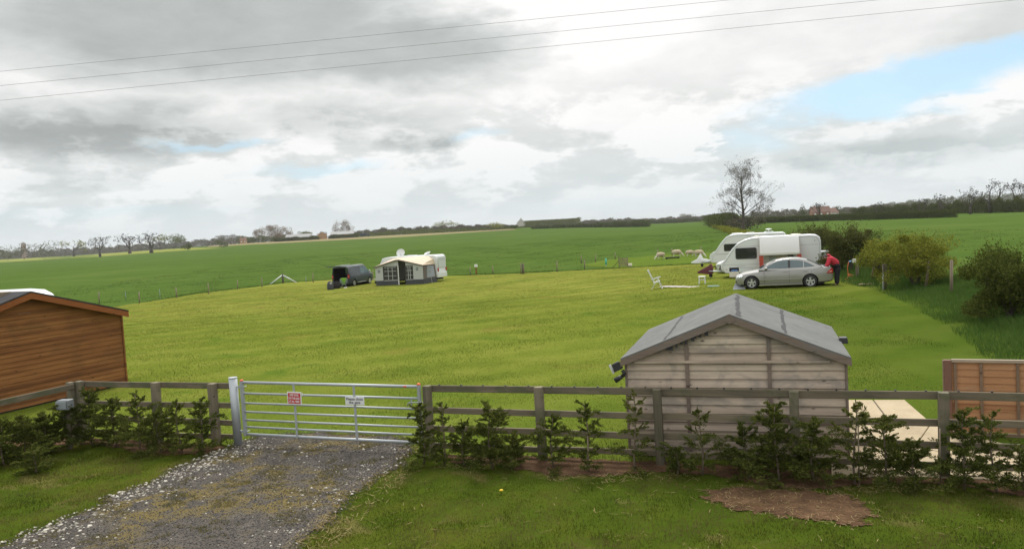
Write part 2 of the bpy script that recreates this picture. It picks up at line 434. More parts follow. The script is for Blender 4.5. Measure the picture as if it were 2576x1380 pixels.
# the post and rail fence line (world): y = FY(x)
def FY(x): return 13.12 - 0.346*(x+1.47)
def pxy(lst): return [tuple(at(a, b).xy) for a, b in lst]
far_edge = pxy([(120, 800), (310, 768), (500, 738), (640, 722), (712, 712), (830, 704), (1000, 698), (1190, 692), (1400, 683), (1560, 675), (1770, 664), (1850, 658), (1950, 650)])
bank_edge = pxy([(2075, 668), (2150, 700), (2220, 722), (2300, 742), (2400, 775), (2500, 812), (2575, 842), (2760, 930)])
fence_pts = [(14.0, FY(14.0)), (-9.0, FY(-9.0))]
mown_poly = jag(far_edge + bank_edge + fence_pts + [(-14.5, 12.0), (-40, 14), (-40, far_edge[0][1]+10)], 0.12, 0.9, 3)
sheet('mown_lawn', mown_poly, M_mown, 0.02, 2.5)
front_poly = [(-16, FY(-9)-3.0), (-9.0, FY(-9.0)-0.01), (14.0, FY(14.0)-0.01), (14, 1.0), (-16, 1.0)]
sheet('front_lawn', front_poly, M_front, 0.02, 2.0)
pad = pxy([(1560, 674.5), (1770, 663.5), (1850, 657.5), (1950, 649), (1905, 636), (1790, 636), (1640, 643), (1520, 655), (1460, 668)])
sheet('sheep_paddock', jag(pad, 0.25, 1.5, 5), M_paddock, 0.03, 3.0)
# far fields
stub = [tuple(at(a, b).xy) for a, b in ((520, 622), (700, 612), (1000, 597), (1180, 585), (1300, 577.6), (1290, 575.6), (1180, 580.5), (1000, 590.4), (850, 598.8), (700, 606.6), (540, 617))]
sheet('stubble_strip', stub, M_stubble, 0.08, 12.0)
strip = [tuple(at(a, b).xy) for a, b in ((-200, 668), (0, 660), (240, 646.5), (420, 633), (560, 624), (420, 626.5), (240, 637), (0, 652), (-200, 662))]
sheet('pale_field_strip', strip, M_strip, 0.08, 15.0)

# gravel track through the gate
def ragged(m, t, sh):
    """break the sheet up towards its edge so that it crumbles into the grass"""
    e = t.node('ShaderNodeAttribute', attribute_name='edge').outputs['Fac']; p = t.pos()
    n = t.add(t.mul(t.noise(7, 4, 0.65, p), 0.7), t.mul(t.noise(28, 3, 0.6, p), 0.3))
    a = t.step(t.add(e, t.mul(t.m('SUBTRACT', n, 0.5), 2.4)), 0.38, 0.52)
    tr = t.node('ShaderNodeBsdfTransparent'); x = t.node('ShaderNodeMixShader'); t.l.new(a, x.inputs[0]); t.l.new(tr.outputs[0], x.inputs[1]); t.l.new(sh.outputs[0], x.inputs[2])
    o = [k for k in t.n if k.type == 'OUTPUT_MATERIAL'][0]; t.l.new(x.outputs[0], o.inputs[0])
def track_mat():
    m, t = newmat('track_grit'); p = t.pos()
    a = t.noise(0.55, 4, 0.6, p, 0.5); b = t.noise(26, 4, 0.75, p); c = t.voro(38, p); e = t.noise(3.0, 5, 0.65, p, 0.3)
    base = t.ramp(t.add(t.mul(b, 0.6), t.mul(e, 0.4)), [(0.3, (0.044, 0.039, 0.034)), (0.5, (0.092, 0.081, 0.070)), (0.68, (0.155, 0.138, 0.118))])
    base = t.mix(t.mul(t.step(a, 0.47, 0.58), t.step(e, 0.40, 0.55)), base, (0.15, 0.115, 0.04))
    base = t.mix(t.mul(t.step(c, 0.13, 0.05), t.step(b, 0.5, 0.62)), base, (0.42, 0.40, 0.36))
    ragged(m, t, t.bsdf(base, 0.95, 0, t.bump(t.add(b, t.mul(c, -0.6)), 0.9, 0.03), 0.2)); return m
def soil_mat():
    m, t = newmat('bare_soil'); p = t.pos(); a = t.noise(4, 5, 0.65, p); b = t.noise(30, 4, 0.7, p)
    c = t.ramp(t.add(t.mul(a, 0.6), t.mul(b, 0.4)), [(0.32, (0.045, 0.028, 0.017)), (0.5, (0.105, 0.060, 0.033)), (0.68, (0.20, 0.125, 0.068))])
    ragged(m, t, t.bsdf(c, 1.0, 0, t.bump(b, 0.8, 0.03), 0.1)); return m
M_track = track_mat(); M_soil = soil_mat()
trk = pxy([(640, 1096), (800, 1086), (1000, 1096), (1048, 1110), (1052, 1135), (1010, 1185), (935, 1232), (860, 1300), (760, 1400), (640, 1520), (-330, 1520), (-60, 1398), (120, 1322), (290, 1243), (400, 1200), (500, 1155), (570, 1130)])
TRACK = jag(trk, 0.13, 0.25, 8, skip=(9,))
sheet('gravel_track', TRACK, M_track, 0.035, 0.22, edge=0.28)
# soil strip under the young conifers, and the bare patch in the lawn
soil = [(x, FY(x)-0.75-0.25*math.sin(x*2.1)) for x in np.linspace(-1.35, 10, 24)] + [(x, FY(x)+0.15) for x in np.linspace(10, -1.35, 10)]
sheet('soil_bed', jag(soil, 0.08, 0.2, 4), M_soil, 0.03, 0.16, edge=0.22)
soil2 = [(x, FY(x)-0.7-0.2*math.sin(x*1.7)) for x in np.linspace(-10.5, -5.3, 14)] + [(x, FY(x)+0.1) for x in np.linspace(-5.3, -10.5, 8)]
sheet('soil_bed', jag(soil2, 0.08, 0.2, 6), M_soil, 0.03, 0.16, edge=0.22)
bare = pxy([(1775, 1238), (1850, 1228), (1960, 1232), (2080, 1240), (2150, 1258), (2180, 1290), (2190, 1310), (2140, 1330), (2050, 1322), (1960, 1305), (1850, 1290), (1790, 1265)])
bc = (sum(p[0] for p in bare)/len(bare), sum(p[1] for p in bare)/len(bare)); bare = [(bc[0]+(p[0]-bc[0])*1.18, bc[1]+(p[1]-bc[1])*1.12) for p in bare]
BARE = jag(jag(bare, 0.22, 0.45, 9), 0.09, 0.10, 10)
sheet('bare_soil_patch', BARE, M_soil, 0.034, 0.10, edge=0.26)
# concrete slabs beside the shed
def conc_mat():
    m, t = newmat('concrete'); p = t.pos(); a = t.noise(1.3, 5, 0.6, p); b = t.noise(22, 4, 0.7, p)
    c = t.ramp(t.add(t.mul(a, 0.6), t.mul(b, 0.4)), [(0.34, (0.33, 0.265, 0.175)), (0.5, (0.42, 0.345, 0.23)), (0.68, (0.50, 0.42, 0.29))])
    t.bsdf(c, 0.9, 0, t.bump(b, 0.25, 0.01), 0.2); return m
M_conc = conc_mat()
def slab(poly):
    mb = MB(); mb.prism(poly, 'z', 0.0, 0.05); o = mb.build('concrete_path', M_conc, None, 0.008, 1); tag(o, kind='structure'); return o
def lerp2(a, b, t): return (a[0]+(b[0]-a[0])*t, a[1]+(b[1]-a[1])*t)
A, B, C_, D_ = [tuple(at(*q).xy) for q in ((2118, 1011), (2275, 1011), (2338, 1066), (2138, 1066))]
for (u0, u1) in ((0, 0.49), (0.51, 1)):
    slab([lerp2(D_, C_, u0), lerp2(D_, C_, u1), lerp2(A, B, u1), lerp2(A, B, u0)])
sheet('concrete_path', [A, B, C_, D_], simple('joint_dirt', (0.05, 0.045, 0.035)), 0.024, 5.0)
E = [tuple(at(*q).xy) for q in ((2090, 1070), (2342, 1070), (2480, 1112), (2575, 1134), (2720, 1160))]
G2 = [tuple(at(*q).xy) for q in ((2090, 1205), (2250, 1205), (2400, 1208), (2560, 1216), (2740, 1226))]
for i in range(4):
    for (v0, v1) in ((0.0, 0.49), (0.5, 1.0)):
        q = lambda k, v: lerp2(G2[k], E[k], v)
        a, b, c, d = q(i, v0), q(i+1, v0), q(i+1, v1), q(i, v1)
        slab([lerp2(a, b, 0.006), lerp2(a, b, 0.994), lerp2(d, c, 0.994), lerp2(d, c, 0.006)])
# ---------------------------------------------------------------- wood and metal materials
def plank_mat(name, cols, pitch, grain=1.0, weather=None, knots=True, axis=2, line=0.0):
    """timber in boards: cols dark..light; pitch = board height (object z); grain runs along object x"""
    m, t = newmat(name); p = t.obj(); x, y, z = t.xyz(p)[0:3]
    bi = t.m('FLOOR', t.m('DIVIDE', z if axis == 2 else x, pitch))
    off = t.comb(t.mul(bi, 3.7), t.mul(bi, 1.3), t.mul(bi, 5.1))
    vv = t.node('ShaderNodeVectorMath', operation='ADD'); t.l.new(p, vv.inputs[0]); t.l.new(off, vv.inputs[1]); v = vv.outputs[0]
    sc = (1.2, 8, 26) if axis == 2 else (26, 8, 1.2)
    g = t.noise(1.0*grain, 5, 0.65, t.mapv(v, scale=sc), 0.5)
    wn = t.node('ShaderNodeTexWhiteNoise', noise_dimensions='1D'); t.l.new(bi, wn.inputs['W'])
    b = t.noise(0.7, 3, 0.6, v)
    f = t.add(t.mul(g, 0.5), t.add(t.mul(wn.outputs['Value'], 0.22), t.mul(b, 0.32)))
    c = t.ramp(f, [(0.3, cols[0]), (0.52, cols[1]), (0.75, cols[2])])
    if knots:
        k = t.voro(2.6, t.mapv(v, scale=(1, 1, 2.2)))
        c = t.mix(t.mul(t.step(k, 0.12, 0.04), 0.85), c, tuple(q*0.35 for q in cols[0]))
    if weather:
        wc, lo, hi, s2, amt = weather
        n = t.noise(s2, 4, 0.65, t.mapv(p, scale=(1, 1, 1.6)), 0.5); c = t.mix(t.mul(t.step(n, lo, hi), amt), c, wc)
    t.bsdf(c, 0.85, 0, t.bump(g, 0.35, 0.006), 0.25); return m
M_cabin = plank_mat('cedar_boards', [(0.1229, 0.049, 0.0174), (0.217, 0.0886, 0.0281), (0.3254, 0.1545, 0.0498)], 0.125, weather=((0.13, 0.06, 0.022), 0.5, 0.68, 0.9, 0.5))
M_cabtrim = plank_mat('cedar_trim', [(0.156, 0.0504, 0.0168), (0.24, 0.0816, 0.0264), (0.312, 0.114, 0.036)], 5.0)
M_shed = plank_mat('weathered_boards', [(0.2731, 0.2135, 0.1674), (0.455, 0.366, 0.2892), (0.627, 0.5287, 0.409)], 0.133, weather=((0.17, 0.165, 0.15), 0.46, 0.66, 1.9, 0.5))
M_shedtrim = plank_mat('shed_trim', [(0.1275, 0.093, 0.072), (0.1875, 0.1425, 0.1125), (0.2475, 0.195, 0.1575)], 5.0, weather=((0.17, 0.16, 0.15), 0.5, 0.66, 2.0, 0.5))
M_fence = plank_mat('fence_timber', [(0.0859, 0.0739, 0.0517), (0.1684, 0.1412, 0.0976), (0.2834, 0.2328, 0.1609)], 0.9, weather=((0.07, 0.085, 0.04), 0.5, 0.66, 1.6, 0.55))
M_fpost = plank_mat('fence_post_timber', [(0.0841, 0.0735, 0.0523), (0.1683, 0.1437, 0.1018), (0.2693, 0.2268, 0.16)], 0.9, axis=0, weather=((0.075, 0.09, 0.045), 0.46, 0.62, 1.6, 0.6))
M_panel = plank_mat('larch_panel', [(0.2625, 0.125, 0.059), (0.375, 0.1977, 0.0985), (0.45, 0.255, 0.1379)], 0.11, weather=((0.27, 0.19, 0.13), 0.5, 0.66, 1.1, 0.5))
M_ptrim = plank_mat('larch_batten', [(0.13, 0.085, 0.055), (0.18, 0.125, 0.085), (0.24, 0.17, 0.12)], 5.0)
M_stake = plank_mat('stake_timber', [(0.13, 0.10, 0.07), (0.22, 0.175, 0.125), (0.30, 0.25, 0.19)], 5.0, axis=0, knots=False)
def felt_mat(name, c0, c1):
    m, t = newmat(name); p = t.obj(); a = t.noise(1.4, 5, 0.6, p, 0.4); b = t.noise(60, 3, 0.7, p)
    s_ = t.noise(5.0, 5, 0.7, t.mapv(p, scale=(1, .35, 1)), 0.6); c = t.ramp(t.add(t.mul(a, 0.45), t.add(t.mul(b, 0.25), t.mul(s_, 0.30))), [(0.38, c0), (0.62, c1)])
    c = t.mix(t.mul(t.step(t.noise(2.3, 5, 0.7, t.mapv(p, loc=(3, 1, 0)), 0.3), 0.56, 0.68), 0.45), c, tuple(v*.62 for v in c0))
    t.bsdf(c, 0.9, 0, t.bump(b, 0.4, 0.006), 0.3); return m
M_felt = felt_mat('grey_roof_felt', (0.108, 0.113, 0.110), (0.158, 0.163, 0.155)); M_dfelt = felt_mat('black_roof_felt', (0.022, 0.023, 0.026), (0.05, 0.05, 0.054))
M_bitumen = simple('bitumen', (0.022, 0.023, 0.024), 0.8)
M_galv = simple('galvanised_steel', (0.40, 0.43, 0.45), 0.5, 0.45, var=0.14, scale=9)
M_black = simple('black_plastic', (0.018, 0.018, 0.02), 0.5); M_white = simple('white_plastic', (0.70, 0.71, 0.70), 0.45, var=0.05)
M_grey = simple('grey_plastic', (0.20, 0.215, 0.225), 0.5); M_orange = simple('orange_plastic', (0.75, 0.12, 0.03), 0.5)
M_red = simple('red_print', (0.50, 0.02, 0.025), 0.5, var=0.06); M_ink = simple('dark_ink', (0.06, 0.06, 0.075), 0.6)

# ---------------------------------------------------------------- timber cabin on the left
c0 = at(318, 968).xy; c1 = at(0, 1044).xy
cd = (Vector(c1)-Vector(c0)).normalized()                       # along the gable, towards the camera
CW = 5.3; cabin_rz = math.atan2(-cd.y, -cd.x)
# local frame: x runs from the near corner (0) to the far corner (CW) seen in the photo; the building lies on +y
org = Vector(c0)+cd*CW
cab = thing('timber_cabin', 'orange brown timber cabin with black felt roof at the left of the field', 'cabin', (org.x, org.y, 0), cabin_rz)
EH, RH, OV = 2.0, 2.76, 0.07
mb = MB(); pitchb = 0.125; n = int(EH/pitchb)
def gable_x(z):   # left/right limits of the gable at height z
    if z <= EH: return 0.0, CW
    t = (z-EH)/(RH-EH); return CW/2*t, CW-CW/2*t
zc_ = 0.06
while zc_ < RH-0.02:
    z1 = min(zc_+pitchb, RH-0.01); a0, b0 = gable_x(zc_); a1, b1 = gable_x(z1)
    # each board leans out at the bottom (shiplap shadow line)
    vs = [(a0, -0.022, zc_+0.004), (b0, -0.022, zc_+0.004), (b1, -0.006, z1), (a1, -0.006, z1), (a0, 0.02, zc_+0.004), (b0, 0.02, zc_+0.004), (b1, 0.02, z1), (a1, 0.02, z1)]
    mb.quadset(vs, [(0, 1, 2, 3), (7, 6, 5, 4), (4, 5, 1, 0), (5, 6, 2, 1), (7, 4, 0, 3), (6, 7, 3, 2)])
    zc_ += pitchb
mb.bb((0.0, 0.025, 0.06), (0.03, 6.0, EH)); mb.bb((CW-0.03, 0.025, 0.06), (CW, 6.0, EH)); mb.bb((0.04, 5.9, 0.06), (CW-0.04, 5.95, EH))
mb.build('wall', M_cabin, cab)
mb = MB(); mb.bb((0.05, 0.03, 0.0), (CW-0.05, 5.9, 0.058)); mb.build('base', simple('dark_base', (0.06, 0.05, 0.045), 0.9), cab)
def slope_slab(mb, xa, za, xb, zb, y0, y1, th):
    """roof slab between two eaves lines, thickness measured upward"""
    mb.quadset([(xa, y0, za), (xb, y0, zb), (xb, y1, zb), (xa, y1, za), (xa, y0, za+th), (xb, y0, zb+th), (xb, y1, zb+th), (xa, y1, za+th)],
               [(3, 2, 1, 0), (4, 5, 6, 7), (0, 1, 5, 4), (1, 2, 6, 5), (2, 3, 7, 6), (3, 0, 4, 7)])
sl_ = (RH-EH)/(CW/2)
mb = MB(); slope_slab(mb, -OV, EH-sl_*OV+0.05, CW/2, RH+0.05, -0.24, 6.1, 0.035); slope_slab(mb, CW/2, RH+0.05, CW+OV, EH-sl_*OV+0.05, -0.24, 6.1, 0.035)
rf = mb.build('roof', M_dfelt, cab)
mb = MB(); mb.bb((CW/2-0.35, 0.4, RH-0.02), (CW/2-0.06, 3.0, RH+0.092)); mb.build('ridge_board', M_stake, rf)
for a, b in (((-OV, EH-sl_*OV), (CW/2, RH)), ((CW/2, RH), (CW+OV, EH-sl_*OV))):
    mb = MB(); (xa, za), (xb, zb) = a, b
    mb.quadset([(xa, -0.232, za-0.10), (xb, -0.232, zb-0.10), (xb, -0.232, zb+0.047), (xa, -0.232, za+0.047), (xa, -0.205, za-0.10), (xb, -0.205, zb-0.10), (xb, -0.205, zb+0.047), (xa, -0.205, za+0.047)],
               [(0, 1, 2, 3), (7, 6, 5, 4), (4, 5, 1, 0), (5, 6, 2, 1), (7, 4, 0, 3), (6, 7, 3, 2)])
    mb.build('barge_board', M_cabtrim, cab)
mb = MB(); mb.bb((CW-0.02, -0.045, 0.06), (CW+0.025, -0.0235, EH-0.06)); mb.build('corner_board', M_cabin, cab)
# ---------------------------------------------------------------- grey shed behind the fence
s0 = at(1588, 1148); s1 = at(2128, 1190)
SW = 3.17
sb0 = Vector((s0.x, s0.y)); sx = Vector((math.cos(R(-17.5)), math.sin(R(-17.5))))
shed = thing('garden_shed', 'weathered grey timber shed with pale felt roof behind the rail fence', 'shed', (sb0.x, sb0.y, 0), math.atan2(sx.y, sx.x))
SE, SR, SD = 1.53, 2.16, 3.1
mb = MB(); pb = 0.133; z0 = 0.05; sth = (SR-SE)/(SW/2)
def sg(z): return (0.0, SW) if z <= SE else ((z-SE)/sth, SW-(z-SE)/sth)
while z0 < SR-0.03:
    z1 = min(z0+pb, SR-0.01); a0, b0 = sg(z0); a1, b1 = sg(z1)
    vs = [(a0, -0.028, z0+0.007), (b0, -0.028, z0+0.007), (b1, -0.004, z1), (a1, -0.004, z1), (a0, 0.02, z0+0.005), (b0, 0.02, z0+0.005), (b1, 0.02, z1), (a1, 0.02, z1)]
    mb.quadset(vs, [(0, 1, 2, 3), (7, 6, 5, 4), (4, 5, 1, 0), (5, 6, 2, 1), (7, 4, 0, 3), (6, 7, 3, 2)]); z0 += pb
mb.bb((0, 0.025, 0.05), (0.03, SD, SE)); mb.bb((SW-0.03, 0.025, 0.05), (SW, SD, SE)); mb.bb((0.04, SD-0.04, 0.05), (SW-0.04, SD-0.01, SE))
mb.build('wall', M_shed, shed)
for x in (-0.035, SW+0.002):
    mb = MB(); mb.bb((x, -0.04, 0.02), (x+0.034, 0.03, SE-0.02)); mb.build('corner_post', M_shedtrim, shed)
for x in (0.90, 2.10):
    mb = MB(); ztop = SE+sth*min(x, SW-x-0.055)-0.04; mb.bb((x, -0.050, 0.05), (x+0.055, -0.024, ztop)); mb.build('batten', M_shedtrim, shed)
mb = MB(); mb.bb((0.12, -0.062, 1.50), (SW-0.20, -0.024, 1.54)); mb.build('batten', M_shed, shed)
OVS = 0.085
mb = MB(); slope_slab(mb, -OVS, SE-sth*OVS+0.06, SW/2, SR+0.06, -0.10, SD+0.12, 0.03); slope_slab(mb, SW/2, SR+0.06, SW+OVS, SE-sth*OVS+0.06, -0.10, SD+0.12, 0.03)
rf = mb.build('roof', M_felt, shed, 0.006, 2)
def rz_(x): return (SE+sth*x if x <= SW/2 else SE+sth*(SW-x))+0.09
# ragged bitumen seams down the felt joints
rnd = random.Random(4)
def seam(xa, xb, y0, y1, w, seed):
    r = random.Random(seed); mb = MB(); k = 34; L = []; Rr = []; q_ = 0.0
    for i in range(k+1):
        t = i/k; y = y0+(y1-y0)*t; q_ = max(-1, min(1, q_*.8+r.uniform(-.5, .5))); x = xa+(xb-xa)*t+q_*w*.25; ww = w*(.35+.3*abs(q_)+.3*r.random())
        L.append((x-ww*.5, y, 0)); Rr.append((x+ww*.5, y, 0))
    vs = [(p[0], p[1], rz_(p[0])+0.004) for p in L]+[(p[0], p[1], rz_(p[0])+0.004) for p in Rr]
    mb.quadset(vs, [(i, k+1+i, k+2+i, i+1) for i in range(k)]); return mb
# seams run across the slope's width, from the front eaves back to the far edge
seam(0.60, 0.58, 0.0, SD*0.98, 0.075, 3).build('felt_seam', M_bitumen, rf)
seam(1.70, 1.63, 0.0, SD*0.98, 0.105, 5).build('felt_seam', M_bitumen, rf)
seam(2.38, 2.38, 0.0, SD*0.98, 0.09, 7).build('felt_seam', M_bitumen, rf)
r7 = random.Random(2)
for i in range(9):   # torn felt hanging below the barge board on the left
    x = 0.60+i*0.075+r7.uniform(0, .03); z = SE+sth*x-0.045; w_ = r7.uniform(.02, .06); h_ = r7.uniform(0.0, 0.03)
    MB().bb((x, -0.112, z-h_-0.02), (x+w_, -0.106, z+0.03)).build('torn_felt', M_bitumen, rf)
for xa, za, xb, zb in ((-OVS, SE-sth*OVS, SW/2, SR), (SW/2, SR, SW+OVS, SE-sth*OVS)):
    mb = MB()
    mb.quadset([(xa, -0.122, za-0.035), (xb, -0.122, zb-0.035), (xb, -0.122, zb+0.062), (xa, -0.122, za+0.062), (xa, -0.098, za-0.035), (xb, -0.098, zb-0.035), (xb, -0.098, zb+0.062), (xa, -0.098, za+0.062)],
               [(0, 1, 2, 3), (7, 6, 5, 4), (4, 5, 1, 0), (5, 6, 2, 1), (7, 4, 0, 3), (6, 7, 3, 2)])
    mb.build('barge_board', M_shedtrim, shed)
mb = MB(); mb.quadset([(SW/2-0.09, -0.130, SR-0.005), (SW/2, -0.130, SR-0.06), (SW/2+0.09, -0.130, SR-0.005), (SW/2+0.02, -0.130, SR+0.085), (SW/2-0.02, -0.130, SR+0.085)], [(0, 1, 2, 3, 4)])
mb.build('apex_board', M_shedtrim, shed, fix=False)
# floodlights fixed to the shed's eaves
fl = thing('floodlight', 'black security floodlight with sensor arm on the left eaves of the grey shed', 'floodlight', tuple(Vector((sb0.x, sb0.y, 0))+Matrix.Rotation(math.atan2(sx.y, sx.x), 3, 'Z') @ Vector((-0.13, -0.06, SE-0.115))), math.atan2(sx.y, sx.x))
rt = Matrix.Rotation(R(-25), 3, 'Y')
MB().box((-0.02, 0, 0.04), (0.15, 0.10, 0.13), rt, 0.8).build('lamp_housing', M_black, fl, 0.012)
MB().box((-0.105, 0, 0.00), (0.012, 0.11, 0.145), rt).build('lamp_glass', simple('lamp_glass', (0.55, 0.58, 0.6), 0.2), fl)
mb = MB(); mb.tube([(0.06, 0, -0.02), (0.09, 0, -0.07), (0.06, 0, -0.12)], 0.03, 8); mb.build('bracket', M_black, fl)
mb = MB(); mb.tube([(0.05, 0, -0.12), (-0.06, 0, -0.185)], [0.032, 0.045], 10); mb.build('motion_sensor', M_black, fl)
fl2 = thing('floodlight', 'small black lamp peeping over the right eaves of the grey shed', 'floodlight', tuple(Vector((sb0.x, sb0.y, 0))+Matrix.Rotation(math.atan2(sx.y, sx.x), 3, 'Z') @ Vector((SW+0.12, SD*0.48, SE+0.02))), math.atan2(sx.y, sx.x))
MB().box((0.0, 0, 0.05), (0.14, 0.18, 0.10), None, 0.85).build('lamp_housing', M_black, fl2, 0.012)
MB().bb((-0.17, -0.03, -0.03), (-0.07, 0.03, 0.03)).build('bracket', M_black, fl2)

# ---------------------------------------------------------------- post and rail fence
FD = Vector((1, -0.346)).normalized(); frz = math.atan2(FD.y, FD.x)
HR = [(1.115, 0.11), (0.745, 0.10), (0.435, 0.10), (0.165, 0.09)]
def fence(name, label, pts, heights, post_h=1.18, ext=(0.0, 0.0), nails=False, seed=1):
    r = random.Random(seed); p0 = Vector(pts[0])
    d0 = (Vector(pts[-1])-p0).normalized(); rz = math.atan2(d0.y, d0.x); Mi = Matrix.Rotation(-rz, 2)
    z0 = float(tz(p0.x, p0.y))
    t = thing(name, label, 'fence', (p0.x, p0.y, z0), rz)
    loc = [Mi @ (Vector(p)-p0) for p in pts]
    for q in loc:
        w = r.uniform(0.115, 0.135); mb = MB(); lean = Matrix.Rotation(R(r.uniform(-1, 1)), 3, 'Y') @ Matrix.Rotation(R(r.uniform(-0.8, 0.8)), 3, 'X')
        mb.box((q.x, q.y-0.052, (post_h+r.uniform(-0.01, 0.02))/2-0.03), (w, 0.125, post_h+0.06), lean); mb.build('post', M_fpost, t, 0.008, 2)
    for (h, w) in heights:
        for i in range(len(loc)-1):
            a, b = loc[i], loc[i+1]; xa = a.x-(ext[0] if i == 0 else -0.004); xb = b.x+(ext[1] if i == len(loc)-2 else -0.004)
            za = h+r.uniform(-0.012, 0.012); zb = h+r.uniform(-0.012, 0.012)
            mb = MB(); mb.bar((xa, a.y+0.03, za), (xb, b.y+0.03, zb), 0.036, w); rail = mb.build('rail', M_fence, t, 0.005, 1)
            if nails and h > 1:
                k = 5
                for j in range(k):
                    x = xa+(xb-xa)*(j+0.5)/k; MB().bb((x-0.012, a.y+0.015, h+w/2-0.005), (x+0.012, a.y+0.045, h+w/2+0.022)).build('insulator', M_black, rail)
    return t
def fp(xs): return [(x, FY(x)) for x in xs]
fence('rail_fence', 'long grey four rail timber fence right of the metal gate in front of the shed', fp([-1.50, 0.34, 2.10, 3.93, 5.72, 7.6, 9.5]), HR, nails=True, seed=3)
fence('rail_fence', 'short grey rail fence left of the metal gate from gate post to corner', fp([-8.62, -6.85, -5.60]), HR, ext=(0, 0.42), seed=5)
cpt = Vector((-8.62, FY(-8.62))); e1 = at(0, 1100).xy
cq = cd
fence('rail_fence', 'grey rail fence running along the foot of the orange brown cabin', [tuple(cpt+cq*0.13-Vector((0.05, 0))), tuple(cpt+cq*1.9), tuple(cpt+cq*3.7), tuple(cpt+cq*5.5)], [HR[0], HR[2]], seed=8)

# ---------------------------------------------------------------- galvanised gate
gz = 0.10; gl = Vector((-5.02, FY(-5.02))); gr = Vector((-1.66, FY(-1.66))); GL = (gr-gl).length
gate = thing('field_gate', 'galvanised seven bar field gate closed across the gravel track', 'gate', (gl.x, gl.y, 0.035), frz)
bars = [(1.155, 0.026), (0.955, 0.019), (0.775, 0.018), (0.615, 0.018), (0.465, 0.018), (0.335, 0.018), (0.20, 0.026)]
sag = -0.035
for h, r_ in bars:
    MB().tube([(0.02, 0, h), (GL-0.02, 0, h+sag)], r_, 12).build('bar', M_galv, gate)
MB().bb((-0.03, -0.028, 0.17), (0.03, 0.028, 1.185)).build('stile', M_galv, gate, 0.006, 1)
MB().bb((GL-0.03, -0.026, 0.13), (GL+0.025, 0.026, 1.155)).build('stile', M_galv, gate, 0.006, 1)
for fx in (0.315, 0.655):
    mb = MB(); x = GL*fx; mb.bb((x-0.022, -0.032, 0.19+sag*fx), (x+0.022, -0.0265, 1.15+sag*fx)); mb.build('upright', M_galv, gate)
for x, z in ((0, 1.19), (GL-0.002, 1.16)):
    MB().ell((x, 0, z), (0.034, 0.034, 0.022), 12, 6).build('end_cap', M_orange, gate)
mb = MB(); mb.bb((GL-0.16, -0.022, 0.78), (GL-0.14, -0.01, 0.935)); mb.tube([(GL-0.22, -0.03, 0.80), (GL-0.20, -0.03, 0.845), (GL-0.15, -0.03, 0.86), (GL+0.12, -0.03, 0.86)], 0.011, 8); mb.build('latch', M_galv, gate)
MB().ell((GL-0.25, -0.018, 1.122), (0.045, 0.014, 0.018), 14, 6).build('maker_badge', simple('badge_red', (0.6, 0.12, 0.1), 0.5), gate)
for z in (1.08, 0.26):
    mb = MB(); mb.tube([(-0.17, 0, z), (-0.06, 0, z)], 0.014, 8); mb.bb((-0.06, -0.034, z-0.025), (0.05, -0.0285, z+0.02)); mb.tube([(0.06, -0.05, z), (0.06, 0.05, z)], 0.008, 6); mb.build('hinge', M_galv, gate)
gp = thing('gate_post', 'thick galvanised round hanging post at the hinge side of the gate', 'gate post', (gl.x-0.175*FD.x, gl.y-0.175*FD.y, 0.0), 0)
MB().tube([(0, 0, -0.05), (-0.01, 0, 1.27)], 0.076, 20).build('tube', M_galv, gp); MB().tube([(-0.01, 0, 1.271), (-0.01, 0, 1.283)], 0.08, 20).build('cap', M_galv, gp)
# signs
def text_mesh(s, size, bold=0.0, align='CENTER', space=1.0):
    cu = bpy.data.curves.new('t', 'FONT'); cu.body = s; cu.size = size; cu.align_x = align; cu.align_y = 'CENTER'; cu.offset = bold; cu.space_character = space; cu.resolution_u = 2; cu.extrude = 0.0006
    o = bpy.data.objects.new('t', cu); col.objects.link(o); dg = bpy.context.evaluated_depsgraph_get(); dg.update()
    me = bpy.data.meshes.new_from_object(o.evaluated_get(dg)); bpy.data.objects.remove(o); bpy.data.curves.remove(cu)
    return me
def text_part(name, lines_, mat, parent, size, gap, y, zc, xc=0, bold=0.0, space=1.0, sx=1.0):
    bm = bmesh.new(); k = len(lines_)
    for i, s in enumerate(lines_):
        me = text_mesh(s, size, bold, space=space); me.transform(Matrix.Translation((xc, y, zc+gap*((k-1)/2-i))) @ Matrix.Rotation(R(90), 4, 'X') @ Matrix.Scale(sx, 4, (1, 0, 0))); bm.from_mesh(me); bpy.data.meshes.remove(me)
    me = bpy.data.meshes.new(name); bm.to_mesh(me); bm.free(); me.materials.append(mat); return link_mesh(name, me, parent)
p_ = gl+FD*(GL*0.315); gs = thing('gate_sign', 'red and white sign about keeping dogs on the lead, on the gate', 'sign', (p_.x, p_.y-0.06, 0.93), frz-R(0))
gs.rotation_euler = (0, R(1.5), frz)
bd = MB().bb((-0.145, -0.004, -0.115), (0.145, 0.004, 0.115)).build('board', M_white, gs, 0.003, 1)
MB().bb((-0.125, -0.007, -0.093), (0.125, -0.0045, 0.093)).build('red_field', M_red, bd)
text_part('lettering', ['KEEP DOGS', 'ON THE LEAD', 'AT ALL TIMES'], M_white, bd, 0.053, 0.058, -0.0085, 0.0, bold=0.0016, sx=0.66)
MB().bb((0.15, 0.002, 0.05), (0.165, 0.01, 0.10)).build('clip', M_white, gs)
p_ = gl+FD*(GL*0.655); gs = thing('gate_sign', 'small white sign asking to close the gate, on the gate', 'sign', (p_.x, p_.y-0.06, 0.905), frz)
bd = MB().bb((-0.185, -0.004, -0.072), (0.185, 0.004, 0.072)).build('board', M_white, gs, 0.003, 1)
text_part('lettering', ['Please close', 'the gate'], M_ink, bd, 0.068, 0.058, -0.006, 0.003, bold=0.0009)

